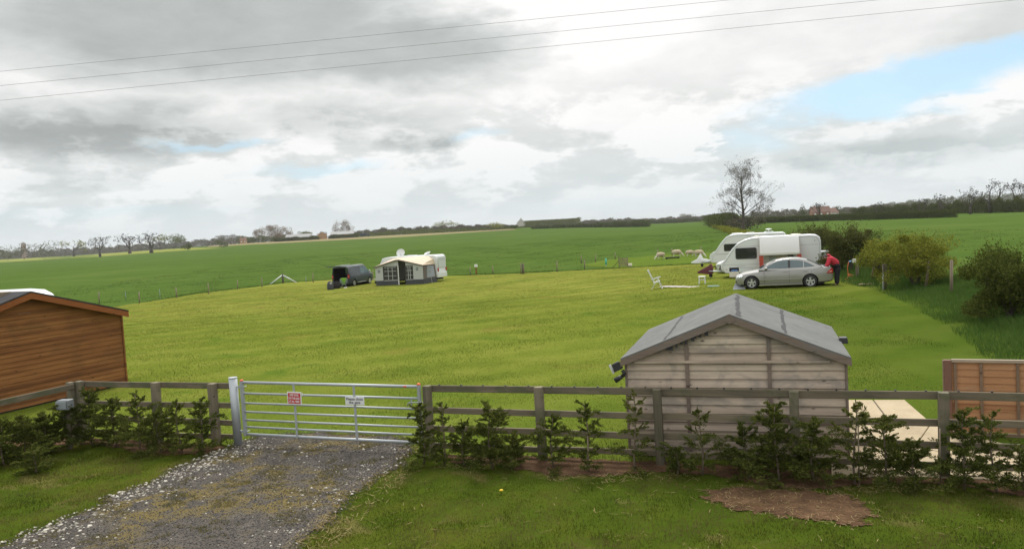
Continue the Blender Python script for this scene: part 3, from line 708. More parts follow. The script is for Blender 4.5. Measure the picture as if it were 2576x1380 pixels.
# ---------------------------------------------------------------- lap panel on the right
pb_ = at(2378, 1096); pn = thing('timber_screen', 'new orange brown lap board fence panel at the right behind the rail fence', 'fence panel', (pb_.x, pb_.y, 0), R(-24))
MB().bb((0.0, -0.05, 0.0), (0.10, 0.05, 1.235)).build('post', simple('brown_post', (0.165, 0.085, 0.06), 0.8, var=0.2), pn, 0.005, 1)
MB().bb((-0.02, -0.045, 0.0), (-0.001, 0.045, 1.23)).build('edge_strip', M_ptrim, pn)
mb = MB(); z = 0.10
while z < 1.17:
    z1 = min(z+0.125, 1.20); vs = [(0.105, -0.016, z), (1.93, -0.016, z), (1.93, -0.002, z1), (0.105, -0.002, z1), (0.105, 0.008, z), (1.93, 0.008, z), (1.93, 0.010, z1), (0.105, 0.010, z1)]
    mb.quadset(vs, [(0, 1, 2, 3), (7, 6, 5, 4), (4, 5, 1, 0), (5, 6, 2, 1), (7, 4, 0, 3), (6, 7, 3, 2)]); z += 0.11
mb.build('lap_boards', M_panel, pn)
for x in (0.135, 0.49, 0.98, 1.46): MB().bb((x, -0.04, 0.08), (x+0.04, -0.0175, 1.19)).build('batten', M_ptrim, pn)
MB().bb((0.103, -0.045, 1.202), (1.94, 0.02, 1.250)).build('capping', simple('pale_capping', (0.33, 0.27, 0.20), 0.8, var=0.2), pn, 0.003, 1)
MB().bb((0.103, -0.04, 0.04), (1.94, 0.015, 0.085)).build('bottom_rail', M_ptrim, pn)
# ---------------------------------------------------------------- leaves, blades and stones
rng = np.random.default_rng(7)
def leaf_mat(name, cols, rough=0.75, trans=0.25, dry=None, zones=False):
    m, t = newmat(name); isl = t.island(); n = t.noise(0.9, 3, 0.6, t.pos())
    c = t.ramp(t.add(t.mul(isl, 0.6), t.mul(n, 0.5)), [(0.15, cols[0]), (0.5, cols[1]), (0.9, cols[2])])
    if dry:
        for (dc, lo, hi, s2, amt) in dry: c = t.mix(t.mul(t.step(t.noise(s2, 4, 0.6, t.pos(), 0.4), lo, hi), amt), c, dc)
    if zones: c = lush_painted_light(t, c, t.pos())
    a = t.node('ShaderNodeBsdfDiffuse'); t.l.new(c, a.inputs[0]); b = t.node('ShaderNodeBsdfTranslucent'); t.l.new(c, b.inputs[0])
    x = t.node('ShaderNodeMixShader'); x.inputs[0].default_value = trans; t.l.new(a.outputs[0], x.inputs[1]); t.l.new(b.outputs[0], x.inputs[2])
    o = t.node('ShaderNodeOutputMaterial'); t.l.new(x.outputs[0], o.inputs[0]); return m
def rand_dirs(n):
    v = rng.normal(size=(n, 3)); return v/np.linalg.norm(v, axis=1)[:, None]
def leaves(P, size, up=0.0, aspect=0.6, N=None):
    """one bent-free diamond leaf per point -> V, F"""
    n = len(P); a = rand_dirs(n)
    if N is not None: a = a*0.8+N
    a[:, 2] += up; a /= np.linalg.norm(a, axis=1)[:, None]
    b = np.cross(a, rand_dirs(n)); b /= np.linalg.norm(b, axis=1)[:, None]+1e-9
    s = (size*rng.uniform(0.6, 1.35, n))[:, None]
    V = np.stack([P-a*s*0.5, P+b*s*0.5*aspect, P+a*s*0.5, P-b*s*0.5*aspect], 1).reshape(-1, 3)
    F = np.arange(4*n).reshape(n, 4); return V, F
def blades(P, h, w, lean=0.45):
    n = len(P); th = rng.uniform(0, 2*np.pi, n); hh = h*rng.uniform(0.5, 1.3, n); ww = w*rng.uniform(0.7, 1.3, n)
    d = np.stack([np.cos(th), np.sin(th), np.zeros(n)], 1); ph = rng.uniform(0, 2*np.pi, n); L = rng.uniform(0, lean, n)
    tip = P + np.stack([np.cos(ph)*L*hh, np.sin(ph)*L*hh, hh], 1)
    V = np.stack([P-d*ww[:, None]/2, P+d*ww[:, None]/2, tip], 1).reshape(-1, 3)
    return V, np.arange(3*n).reshape(n, 3)
def scatter(n, x0, x1, y0, y1, keep):
    x = rng.uniform(x0, x1, n); y = rng.uniform(y0, y1, n); k = keep(x, y); return x[k], y[k]
def infr(x, y, m=1.0):   # roughly what the picture can show, a little wider
    return (np.abs(x) < 0.70*y+m)
def pnoise(x, y, s, seed=0):
    """cheap smooth noise in 0..1"""
    r = np.random.default_rng(seed); o = np.zeros_like(x)
    for k in range(5):
        f = s*(1.7**k); a, b, c = r.uniform(0, 6.28, 3); o += np.sin(x*f*math.cos(a)+y*f*math.sin(a)+b+1.5*np.sin(y*f*.7+c))/(1.25**k)
    return 0.5+0.5*np.tanh(o*0.55)
def stuff(name, V, F, mat): return tag(np_mesh(name, V, F, mat), kind='stuff')
M_gfront = leaf_mat('lawn_blades', [(0.0346, 0.0499, 0.0073), (0.0622, 0.08, 0.0109), (0.1081, 0.1014, 0.0194)], trans=0.3, dry=[((0.17, 0.135, 0.055), 0.42, 0.60, 1.3, 0.8), ((0.028, 0.062, 0.014), 0.54, 0.64, 0.55, 0.6)])
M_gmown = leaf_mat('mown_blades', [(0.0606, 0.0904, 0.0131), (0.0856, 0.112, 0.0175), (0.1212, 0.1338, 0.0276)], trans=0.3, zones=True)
M_glong = leaf_mat('long_grass_blades', [(0.0451, 0.0955, 0.0202), (0.07, 0.1326, 0.0275), (0.1129, 0.1644, 0.0413)], trans=0.3)
M_straw = leaf_mat('straw_bits', [(0.16, 0.12, 0.055), (0.26, 0.20, 0.10), (0.40, 0.32, 0.17)], trans=0.1)
trk_arr = TRACK
def off_track(x, y): return ~inside(TRACK, x, y)
soil_front = lambda x: FY(x)-0.80-0.22*np.sin(x*2.1)
# front lawn
x, y = scatter(900000, -14, 13, 7.6, 19, lambda x, y: (y < FY(x)-0.1) & infr(x, y) & off_track(x, y) & ((y < soil_front(x)+0.12*pnoise(x, y, 9, 3)) | (rng.uniform(size=x.size) < 0.10)) & (~inside(BARE, x, y) | ((rng.uniform(size=x.size) < 0.75) & (pnoise(x, y, 3.0, 61)*0.6+0.45*pnoise(x, y, 9, 62)+0.42*np.exp(-(seg_dist(x, y, BARE)/0.16)**2) > 0.66)) | (rng.uniform(size=x.size) < 0.02)) & (rng.uniform(size=x.size) < 0.25+0.95*pnoise(x, y, 2.2, 5)))
x = x[:420000]; y = y[:420000]
V, F = blades(np.stack([x, y, tz(x, y)+0.015], 1), 0.036*(0.6+0.9*pnoise(x, y, 1.7, 8)), 0.0075, 0.8); stuff('lawn_grass', V, F, M_gfront)
# grass tufts on the track
x, y = scatter(300000, -10, 0.3, 7.6, 15, lambda x, y: inside(TRACK, x, y) & (((seg_dist(x, y, TRACK) < 0.20) & (rng.uniform(size=x.size) < 0.5)) | (pnoise(x, y, 3.2, 21)*0.65+0.5*pnoise(x, y, 9, 22) > 0.80)))
x = x[:34000]; y = y[:34000]
V, F = blades(np.stack([x, y, tz(x, y)+0.03], 1), 0.030, 0.007, 1.2); stuff('track_weeds', V, F, leaf_mat('weed_blades', [(0.07, 0.085, 0.018), (0.13, 0.12, 0.03), (0.20, 0.15, 0.05)], trans=0.2))
# mown field, thinner with distance, blades larger so that they still read
def mk(x, y): return inside(mown_poly, x, y) & (y > FY(x)+0.05) & infr(x, y) & off_track(x, y)
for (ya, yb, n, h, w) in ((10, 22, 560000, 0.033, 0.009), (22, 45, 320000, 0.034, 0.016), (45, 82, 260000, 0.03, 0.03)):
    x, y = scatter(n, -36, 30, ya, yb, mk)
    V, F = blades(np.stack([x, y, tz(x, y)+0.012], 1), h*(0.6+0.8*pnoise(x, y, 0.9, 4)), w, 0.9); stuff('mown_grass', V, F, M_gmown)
# taller grass along the fence foot (field side) and cabin
x, y = scatter(60000, -9, 11, 8, 18, lambda x, y: (np.abs(y-FY(x)-0.12) < 0.16) & off_track(x, y))
V, F = blades(np.stack([x, y, tz(x, y)+0.01], 1), 0.10*(0.4+pnoise(x, y, 3, 2)), 0.009, 0.5); stuff('fence_foot_grass', V, F, M_gfront)
# long grass on the bank
hd_arr = HEDGE
x, y = scatter(900000, 8, 34, 12, 72, lambda x, y: (seg_dist(x, y, HEDGE) < 2.4) & infr(x, y, 7) & (rng.uniform(size=x.size) < np.clip(1.25-seg_dist(x, y, HEDGE)/2.6, 0, 1)))
x = x[:190000]; y = y[:190000]
V, F = blades(np.stack([x, y, tz(x, y)], 1), 0.30*(0.35+0.9*pnoise(x, y, 1.3, 11)), 0.022, 0.9); stuff('bank_grass', V, F, M_glong)
# rough grass along the wire fence line and field edge
fe = [tuple(p) for p in far_edge]
x, y = scatter(500000, -32, 30, 20, 95, lambda x, y: (seg_dist(x, y, fe) < 0.9) & infr(x, y, 2) & ~inside(mown_poly, x, y))
x = x[:60000]; y = y[:60000]
V, F = blades(np.stack([x, y, tz(x, y)], 1), 0.17*(0.4+pnoise(x, y, 0.8, 12)), 0.03, 0.8); stuff('field_edge_grass', V, F, M_glong)
# crop tufts in the near part of the big field
x, y = scatter(500000, -70, 70, 20, 230, lambda x, y: ~inside(mown_poly, x, y) & infr(x, y, 2) & (y > 22) & (seg_dist(x, y, HEDGE) > 2.0) & (pnoise(x, y, 0.5, 31)*0.6+0.5*pnoise(x, y, 1.6, 32) > 0.62) & (x > -60))
x = x[:120000]; y = y[:120000]
V, F = blades(np.stack([x, y, tz(x, y)], 1), 0.055*(0.5+pnoise(x, y, 0.7, 33)), 0.05, 0.9); stuff('field_crop', V, F, leaf_mat('crop_blades', [(0.048, 0.083, 0.023), (0.066, 0.104, 0.027), (0.085, 0.122, 0.032)], trans=0.25))
# straw on lawn, bed and bare patch
x1_, y1_ = scatter(9000, -6, 12, 7.6, 15, lambda x, y: (y < FY(x)+0.1) & off_track(x, y) & (rng.uniform(size=x.size) < 0.13) & (x > -4))
x2_, y2_ = scatter(9000, 1.5, 6.0, 8.2, 11.5, lambda x, y: inside(BARE, x, y) & (rng.uniform(size=x.size) < 0.22))
x3_, y3_ = scatter(26000, -1.4, 11, 8, 14.5, lambda x, y: (np.abs(y-soil_front(x)) < 0.2) & (pnoise(x, y, 2.4, 41) > 0.45))
x4_, y4_ = scatter(60000, -6, 0, 7.6, 13.6, lambda x, y: (seg_dist(x, y, [tuple(p) for p in trk[3:10]]) < 0.35) & (rng.uniform(size=x.size) < 0.2*pnoise(x, y, 2, 43)))
x = np.concatenate([x1_, x2_, x3_[:2600], x4_[:2600]]); y = np.concatenate([y1_, y2_, y3_[:2600], y4_[:2600]]); n = len(x)
th = rng.uniform(0, np.pi, n); L = 0.03+0.12*rng.beta(1.3, 2.5, n); P = np.stack([x, y, tz(x, y)+0.045], 1); d = np.stack([np.cos(th)*L, np.sin(th)*L, rng.uniform(-0.012, 0.02, n)], 1); s_ = np.stack([-np.sin(th), np.cos(th), np.zeros(n)], 1)*rng.uniform(0.0014, 0.0032, n)[:, None]
V = np.stack([P-d/2-s_, P+d/2-s_, P+d/2+s_, P-d/2+s_], 1).reshape(-1, 3); stuff('straw', V, np.arange(4*n).reshape(n, 4), M_straw)
# chalk and grey stones on the track
def stone_mesh(x, y, size, z0):
    base = np.array([(1, 0, 0), (0.3, 0.95, 0.1), (-0.81, 0.59, 0), (-0.81, -0.59, 0.1), (0.31, -0.95, 0), (0.5, 0.2, 0.75), (-0.35, 0.45, 0.8), (-0.2, -0.5, 0.7), (0, 0, -0.4)])
    fs = np.array([(0, 1, 5), (1, 6, 5), (1, 2, 6), (2, 7, 6), (2, 3, 7), (3, 4, 7), (4, 5, 7), (4, 0, 5), (5, 6, 7), (1, 0, 8), (2, 1, 8), (3, 2, 8), (4, 3, 8), (0, 4, 8)])
    n = len(x); th = rng.uniform(0, 6.28, n); c, s = np.cos(th)[:, None], np.sin(th)[:, None]
    B = base[None]*(1+rng.normal(0, 0.18, (n, 9, 1))); bx = B[:, :, 0]*rng.uniform(0.7, 1.5, n)[:, None]; by = B[:, :, 1]*rng.uniform(0.6, 1.0, n)[:, None]
    V = np.stack([(bx*c-by*s)*size[:, None]+x[:, None], (bx*s+by*c)*size[:, None]+y[:, None], B[:, :, 2]*size[:, None]*0.62+z0[:, None]], 2).reshape(-1, 3)
    F = (fs[None]+np.arange(n)[:, None, None]*9).reshape(-1, 3); return V, F
def stone_mat(name, cols):
    m, t = newmat(name); isl = t.island(); n = t.noise(40, 3, 0.6, t.pos()); c = t.ramp(t.add(t.mul(isl, 0.75), t.mul(n, 0.25)), [(0.1, cols[0]), (0.55, cols[1]), (0.9, cols[2])]); t.bsdf(c, 0.95, 0, t.bump(n, 0.4, 0.004), 0.15); return m
ledge = [tuple(p) for p in trk[10:17]]; redge = [tuple(p) for p in trk[3:10]]
def trk_keep(x, y):
    dl = seg_dist(x, y, ledge); dr = seg_dist(x, y, redge); mid = pnoise(x, y, 3.0, 51)
    p = 0.9*np.exp(-((dl-0.30)/0.42)**2)*(0.35+mid)+0.24*np.exp(-((dr-0.5)/0.45)**2)*mid*1.6+0.10*(pnoise(x, y, 1.4, 52) > 0.62)+0.012
    return inside(TRACK, x, y) & (rng.uniform(size=x.size) < p*0.9)
x, y = scatter(30000, -10, 0.5, 7.6, 15.2, trk_keep); n = len(x); sz = (0.010+0.060*rng.beta(1.0, 5.5, n))*np.where(seg_dist(x, y, ledge) < 0.8, 0.92, 0.75)
V, F = stone_mesh(x, y, sz, tz(x, y)+0.037); stuff('chalk_stones', V, F, stone_mat('chalk', [(0.26, 0.24, 0.20), (0.46, 0.43, 0.37), (0.60, 0.57, 0.50)]))
x, y = scatter(70000, -10, 0.5, 7.6, 15.2, lambda x, y: inside(TRACK, x, y)); n = len(x); sz = 0.006+0.016*rng.beta(1.2, 5, n)
V, F = stone_mesh(x, y, sz, tz(x, y)+0.036); stuff('grit', V, F, stone_mat('grit_stone', [(0.035, 0.033, 0.033), (0.075, 0.070, 0.067), (0.15, 0.14, 0.13)]))
# dandelions
def dandelion(q, label):
    o = thing('dandelion', label, 'flower', tuple(q), 0, 'dandelions in the grass'); MB().tube([(0, 0, 0), (.01, 0, .07)], .004, 5).build('stem', M_gfront, o); MB().ell((.01, 0, .075), (.03, .03, .014), 10, 5).build('flower_head', simple('dandelion_yellow', (.65, .45, .02), .8), o)
dandelion(at(2361, 1052), 'yellow dandelion in the grass between concrete path and lap panel, the upper one'); dandelion(at(2371, 1055), 'yellow dandelion in the grass beside the lap panel, the lower of two')
dandelion(at(783, 1284)+Vector((2.6, .2, 0)), 'lone dandelion in the front lawn right of the track')
# ---------------------------------------------------------------- young conifers along the fence
M_conif = leaf_mat('conifer_sprays', [(0.0312, 0.0464, 0.011), (0.0754, 0.0976, 0.0231), (0.1755, 0.1769, 0.044)], trans=0.25)
M_bark = simple('young_bark', (.16, .12, .09), .9, var=.3, scale=12)
def conifer(label, x, y, h, wid, dens=1.0, lean=0.0, low=0.0, seed=0):
    global rng
    rng = np.random.default_rng(100+seed); r = random.Random(seed)
    t = thing('young_conifer', label, 'conifer', (x, y, float(tz(x, y))+0.02), r.uniform(0, 6), 'young conifers planted along the rail fence')
    ax = lambda u: Vector((lean*u*u+.02*math.sin(u*5+seed), .03*math.sin(u*4+seed*2), h*u))
    MB().tube([ax(i/8) for i in range(9)], [.014*(1-.8*i/8)+.003 for i in range(9)], 6).build('trunk', M_bark, t)
    pts = []; nor = []; wid *= 1.3
    def spray(o, d, L, droop, k):
        side = d.cross(Vector((0, 0, 1))).normalized()
        for j in range(k):
            v = r.random()**.75; w_ = L*(.08+.30*v*(1.15-v)*2); c = o+d*(L*v)+Vector((0, 0, -droop*L*v*v))
            s_ = r.uniform(-1, 1); pts.append(c+side*s_*w_+Vector((0, 0, r.uniform(-.012, .012)))); nor.append(d*.8+side*s_*1.0+Vector((0, 0, r.uniform(-.3, .3))))
    nb = int((13+13*h)*dens**.7); th = r.uniform(0, 6)
    for i in range(nb):
        u = (i+r.random()*.8)/nb; u = .04+.93*u; th += 2.4+r.uniform(-.5, .5)
        L = wid*(1.12-u)**.6*r.uniform(.45, 1.15)*(1.25 if r.random() < .2 else 1); el_ = r.uniform(.05, .6)+.45*u
        o = ax(u); d = Vector((math.cos(th)*math.cos(el_), math.sin(th)*math.cos(el_), math.sin(el_)))
        spray(o, d, L, r.uniform(.1, .45), int((40+260*L)*(.6+.5*dens)))
        for q_ in range(int(2+7*L)):
            v = r.uniform(.25, .95); o2 = o+d*(L*v)+Vector((0, 0, -.2*L*v*v)); d2 = (d+Vector((r.uniform(-1, 1), r.uniform(-1, 1), r.uniform(-.5, .9)))*.8).normalized()
            spray(o2, d2, L*r.uniform(.25, .55)+.05, r.uniform(.1, .6), int((26+110*L)*(.6+.5*dens)))
    spray(ax(.86), Vector((lean*.5, .05, 1)).normalized(), h*.16, 0, 40)
    P = np.array(pts); N = np.array(nor)
    V, F = leaves(P, np.full(len(P), .038), 0.10, 0.32, N*1.6); np_mesh('foliage', V, F, M_conif, t)
    return t
C = [  # base x,y in the picture, height in m, spread, density, what sets it apart
 (1066, 1170, .98, .27, 1.1, 0, 'dark young conifer hugging the fence post right of the gate'), (1120, 1172, 1.00, .22, .55, 0, 'sparse young conifer with a thin bare top just right of the gate'), (1168, 1172, .66, .30, 1.0, 0, 'low bushy conifer between the gate and the first wide fence post'),
 (1238, 1180, .92, .40, 1.35, 0, 'broad dense conifer left of the first wide fence post'), (1290, 1182, .50, .30, 1.1, 0, 'short spreading conifer at the foot of the broad dense one'), (1392, 1180, .78, .32, .95, 0, 'loose conifer just right of the first wide fence post'),
 (1478, 1186, 1.02, .33, .75, 0, 'conifer tied to a thin pale stake in the middle fence bay'), (1602, 1188, 1.18, .30, .55, .06, 'tall bent conifer rising above the top rail left of the shed'), (1765, 1198, .98, .34, .5, 0, 'see-through forked conifer before the middle of the shed wall'),
 (1705, 1196, .40, .26, .7, 0, 'tiny conifer at the foot of the shed wall left of the forked one'), (1880, 1206, .72, .36, 1.1, 0, 'low dense conifer left of the fence post before the shed'), (1955, 1212, 1.05, .40, 1.3, 0, 'big dense conifer at the fence post before the shed'),
 (2045, 1214, .80, .38, 1.25, 0, 'dark bushy conifer near the right corner of the shed'), (2155, 1222, 1.12, .36, .75, .03, 'tall thin conifer with a straggly tip before the concrete path'), (2225, 1222, .92, .38, 1.1, 0, 'wide conifer before the concrete path left of the last post'),
 (2300, 1226, .60, .36, 1.0, 0, 'low conifer filling the bay left of the right hand post'), (2425, 1234, .98, .36, 1.35, 0, 'dark dense conifer before the lap panel right of the post'), (2500, 1240, 1.00, .26, .7, 0, 'narrow conifer before the lap panel at the right'), (2572, 1244, .55, .30, 1.0, 0, 'low conifer cut by the right edge of the photo'),
 (512, 1142, .95, .28, 1.2, 0, 'dense conifer climbing the fence post left of the gate post'), (455, 1140, .92, .30, .8, 0, 'conifer with a small round top in the bay left of the gate post'), (402, 1140, .72, .36, 1.2, 0, 'broad conifer at the post in the left fence'),
 (352, 1132, 1.02, .36, .9, 0, 'loose conifer just left of the middle post of the left fence'), (292, 1128, .90, .40, 1.3, 0, 'dense conifer in the middle of the left fence bay'), (232, 1122, 1.08, .36, 1.2, 0, 'tall conifer right of the grey meter box'), (178, 1130, .86, .40, 1.3, 0, 'dark conifer under the grey meter box'),
 (120, 1140, .70, .42, 1.3, 0, 'spreading conifer left of the grey meter box'), (66, 1156, .72, .42, 1.35, 0, 'dark wide conifer near the left edge of the lawn'), (10, 1172, .70, .42, 1.3, 0, 'dark conifer cut by the left edge of the photo'), (90, 1190, .34, .30, 1.1, 0, 'lowest conifer at the foot of the left group')]
for i, (px, py, h, wd, dn, ln, lb) in enumerate(C):
    q = at(px, py); conifer(lb, q.x, q.y, h, wd, dn, ln, seed=i)
rng = np.random.default_rng(11)
for px, py, h_, lb in ((1480, 1187, .62, 'thin pale stake holding a young conifer in the middle fence bay'), (2157, 1222, .95, 'thin pale cane beside the tall straggly conifer'), (2360, 1226, .80, 'thin cane in front of the right hand fence post')):
    q = at(px, py); o = thing('plant_stake', lb, 'stake', tuple(q)+(), 0, 'stakes by the young conifers'); o.location.y -= .05; MB().tube([(0, 0, 0), (.01, 0, h_)], .009, 6).build('cane', M_stake, o)
q = at(172, 1030); mbx = thing('meter_box', 'grey weatherproof electric box fixed on a stake by the corner of the left fence', 'electric box', (-8.52, FY(-8.52)-.70, -.10), R(-10))
MB().bb((-.03, -.03, 0), (.03, .03, .86)).build('stake', M_fpost, mbx); b_ = MB().bb((-.12, -.12, .88), (.12, .05, 1.07)).build('case', M_grey, mbx, .015); MB().bb((-.12, -.145, .90), (.10, -.131, 1.05)).build('cover', simple('pale_grey', (.24, .27, .285), .4), b_, .008); MB().tube([(-.05, -.03, .86), (-.08, -.1, .76), (.02, -.1, .74)], .018, 6).build('cable', M_black, b_)
# ---------------------------------------------------------------- vehicles and camping things
def bool_diff(o, cutters):
    for c in cutters:
        c.parent = o.parent; md = o.modifiers.new('b', 'BOOLEAN'); md.operation = 'DIFFERENCE'; md.solver = 'EXACT'; md.object = c
        dg = bpy.context.evaluated_depsgraph_get(); dg.update()
        me = bpy.data.meshes.new_from_object(o.evaluated_get(dg)); old = o.data; o.modifiers.clear(); nm = old.name; o.data = me; bpy.data.meshes.remove(old); me.name = nm; me.set_sharp_from_angle(angle=R(22))
        d = c.data; bpy.data.objects.remove(c); bpy.data.meshes.remove(d)
    return o
def cutter(fn):
    mb = MB(); fn(mb); return mb.build('cut', M_black)
def paint(name, c, metal=0.3, rough=0.32): return simple(name, c, rough, metal, 0.5, var=0.03, scale=2)
def glass_mat(name, tint, alpha):
    m, t = newmat(name)
    a = t.node('ShaderNodeBsdfPrincipled'); a.inputs['Base Color'].default_value = (*tint, 1); a.inputs['Roughness'].default_value = 0.04
    b = t.node('ShaderNodeBsdfTransparent'); b.inputs[0].default_value = (0.62, 0.80, 0.82, 1)
    x = t.node('ShaderNodeMixShader'); x.inputs[0].default_value = alpha; t.l.new(b.outputs[0], x.inputs[1]); t.l.new(a.outputs[0], x.inputs[2])
    o = t.node('ShaderNodeOutputMaterial'); t.l.new(x.outputs[0], o.inputs[0]); return m
M_glass = glass_mat('car_glass', (0.10, 0.18, 0.21), 0.55); M_dglass = glass_mat('dark_window', (0.03, 0.035, 0.035), 0.92)
M_tyre = simple('tyre_rubber', (0.022, 0.022, 0.023), 0.85); M_rim = simple('alloy', (0.55, 0.56, 0.57), 0.3, 0.6, var=0.05)
M_redl = simple('red_lamp', (0.42, 0.015, 0.02), 0.15, var=0.05); M_clear = simple('clear_lamp', (0.62, 0.66, 0.70), 0.1, 0.3); M_amber = simple('amber_lamp', (0.6, 0.2, 0.03), 0.2)
M_silver = paint('champagne_silver', (0.33, 0.325, 0.31), 0.45); M_vanblue = paint('slate_blue_paint', (0.022, 0.032, 0.044), 0.1); M_cwhite = simple('caravan_white', (0.66, 0.685, 0.69), 0.35, var=0.04, scale=1.5); M_seam = simple('grey_trim', (0.28, 0.30, 0.32), 0.5)
M_under = simple('underbody_black', (0.012, 0.012, 0.013), 0.9)
def wheel(parent, x, y, side, r=0.315, w=0.2, rr=0.21, spokes=5):
    t = MB(); n = 28; rings = []
    prof = [(-w/2, rr*0.98), (-w/2*0.98, r*0.9), (-w/2*0.75, r), (w/2*0.75, r), (w/2*0.98, r*0.9), (w/2, rr*0.98)]
    for a in range(n):
        th = 2*math.pi*a/n; rings.append([(q*math.cos(th), p_, q*math.sin(th)) for p_, q in prof])
    rings.append(rings[0]); t.loft(rings, cap=False, closed=False)
    ty = t.build('wheel', M_tyre, parent); ty.location = (x, y, r)
    m = MB(); ys = side*(w/2-0.02); d0 = MB(); d0.tube([(0, -side*w*0.3, 0), (0, ys-side*0.05, 0)], rr*0.98, 24); d0.build('wheel_inner', M_under, ty)
    for a in range(24):
        th0, th1 = 2*math.pi*a/24, 2*math.pi*(a+1)/24
        P = lambda q, th, y_: (q*math.cos(th), y_, q*math.sin(th))
        m.quadset([P(rr, th0, ys+side*0.012), P(rr, th1, ys+side*0.012), P(rr*0.88, th1, ys-side*0.01), P(rr*0.88, th0, ys-side*0.01)], [(0, 1, 2, 3)], True)
    for k in range(spokes):
        th = 2*math.pi*k/spokes+math.pi/2
        e = Vector((math.cos(th), 0, math.sin(th))); s_ = Vector((-math.sin(th), 0, math.cos(th)))
        v = [e*rr*0.12-s_*rr*0.17, e*rr*0.12+s_*rr*0.17, e*rr*0.93+s_*rr*0.24, e*rr*0.93-s_*rr*0.24]
        m.quadset([q+Vector((0, ys+side*0.006, 0)) for q in v]+[q+Vector((0, ys-side*0.03, 0)) for q in v], [(0, 1, 2, 3), (0, 4, 5, 1), (1, 5, 6, 2), (2, 6, 7, 3), (3, 7, 4, 0)])
    m.tube([(0, ys-side*0.03, 0), (0, ys+side*0.014, 0)], rr*0.2, 12)
    m.build('rim', M_rim, ty, fix=False)
    return ty
def saloon(name, label, loc, rz, pt, black_nose=False):
    t = thing(name, label, 'car', loc, rz)
    st = [(2.14, .27, .50, .53, .50), (2.09, .22, .60, .64, .68), (1.93, .19, .68, .74, .79), (1.62, .19, .77, .83, .845), (1.2, .19, .835, .90, .862), (.78, .19, .89, .945, .865), (0, .19, .915, .93, .868), (-.9, .19, .94, .95, .868), (-1.5, .20, .965, .985, .862), (-1.95, .22, .975, 1.005, .84), (-2.22, .25, .965, .995, .80), (-2.34, .29, .90, .93, .75), (-2.385, .36, .78, .80, .69)]
    rings = []
    for x, zb, zs, zt, w in st:
        h = [(0, zb), (w*.80, zb), (w*.96, zb+.07), (w, zb+(zs-zb)*.42), (w*.99, zb+(zs-zb)*.72), (w*.955, zs-.035), (w*.90, zs+.004), (w*.55, zs+(zt-zs)*.75), (0, zt)]
        rings.append([(x, y, z) for y, z in h]+[(x, -y, z) for y, z in h[-2:0:-1]])
    b = MB().loft(rings).build('body', pt, t)
    cu = [cutter(lambda m, x=x, s=s: m.tube([(x, s*.52, .315), (x, s*1.1, .315)], .375, 28)) for x in (1.36, -1.355) for s in (1, -1)]
    bool_diff(b, cu)
    for x in (1.36, -1.355):
        MB().tube([(x, -.53, .33), (x, .53, .33)], .372, 24).build('wheel_arch', M_under, t)
    MB().bb((-2.0, -.68, .15), (1.9, .68, .30)).build('underbody', M_under, t)
    # cabin: outlines in x-z lofted across the width
    prof = [(1.02, .93), (.62, 1.16), (.18, 1.345), (-.12, 1.405), (-.5, 1.425), (-.9, 1.405), (-1.22, 1.33), (-1.52, 1.19), (-1.95, .985), (-1.5, .93), (0, .90)]
    hw = lambda z: .815-(max(z, .93)-.93)*.46
    rr = []
    for k, cr in ((-1, 0), (-.93, .012), (-.6, .028), (0, .036), (.6, .028), (.93, .012), (1, 0)):
        rr.append([(x, k*hw(z), z+(cr if z > 1.0 else 0)) for x, z in prof])
    MB().loft(rr).build('cabin', pt, t)
    def pane(nm, poly, off=.006, mt=M_glass, par=t):
        for s in (1, -1):
            m = MB(); m.quadset([(x, s*(hw(z)+off), z) for x, z in poly]+[(x, s*(hw(z)+off-.01), z) for x, z in poly], [tuple(range(len(poly))), tuple(range(len(poly), 2*len(poly)))[::-1]]+[(i, (i+1) % len(poly), len(poly)+(i+1) % len(poly), len(poly)+i) for i in range(len(poly))])
            m.build(nm, mt, par)
    pane('side_window', [(.74, .985), (.52, 1.14), (.18, 1.29), (-.10, 1.345), (-.36, 1.355), (-.36, .985)], mt=M_carwin)
    pane('side_window', [(-.46, .99), (-.46, 1.358), (-.78, 1.345), (-1.05, 1.29), (-1.05, 1.0)], mt=M_carwin)
    pane('side_window', [(-1.09, 1.0), (-1.09, 1.278), (-1.28, 1.20), (-1.58, 1.03)], mt=M_carwin)
    pane('window_pillar', [(-.36, .985), (-.36, 1.355), (-.46, 1.358), (-.46, .99)], .004, M_black)
    for nm, (xa, za, xb, zb) in (('windscreen', (.98, .965, .22, 1.345)), ('rear_window', (-1.26, 1.335, -1.84, 1.055))):
        up = .014
        MB().quadset([(xa, -hw(za)*.88, za+up+.01), (xa, hw(za)*.88, za+up+.01), (xb, hw(zb)*.88, zb+up+.02), (xb, -hw(zb)*.88, zb+up+.02)], [(0, 1, 2, 3)]).build(nm, M_carwin, t)
    for s in (1, -1):
        m = MB(); m.loft([[(x, s*y, z) for y, z in ((.60, .50), (.80, .50), (.80, .62), (.62, .66))] if x > 1.9 else [(x, s*y, z) for y, z in ((.75, .56), (.842, .56), (.842, .68), (.76, .72))] for x in (2.08, 1.80)]); m.build('headlight', M_clear, t, .01)
        m = MB(); pl_ = [(-2.345, .93), (-2.08, .68), (-2.365, .66), (-2.395, .80)]
        m.quadset([(x, s*(.835 if x > -2.2 else .79), z) for x, z in pl_]+[(x, s*.6, z) for x, z in pl_], [(0, 1, 2, 3), (7, 6, 5, 4), (0, 4, 5, 1), (1, 5, 6, 2), (2, 6, 7, 3), (3, 7, 4, 0)]); tl = m.build('tail_light', M_redl, t, .008)
        m = MB(); m.quadset([(-2.31, s*.842, .80), (-2.17, s*.848, .73), (-2.30, s*.842, .73), (-2.35, s*.836, .77)], [(0, 1, 2, 3)]); m.build('lens', simple('pale_lens', (.7, .4, .3), .3), tl)
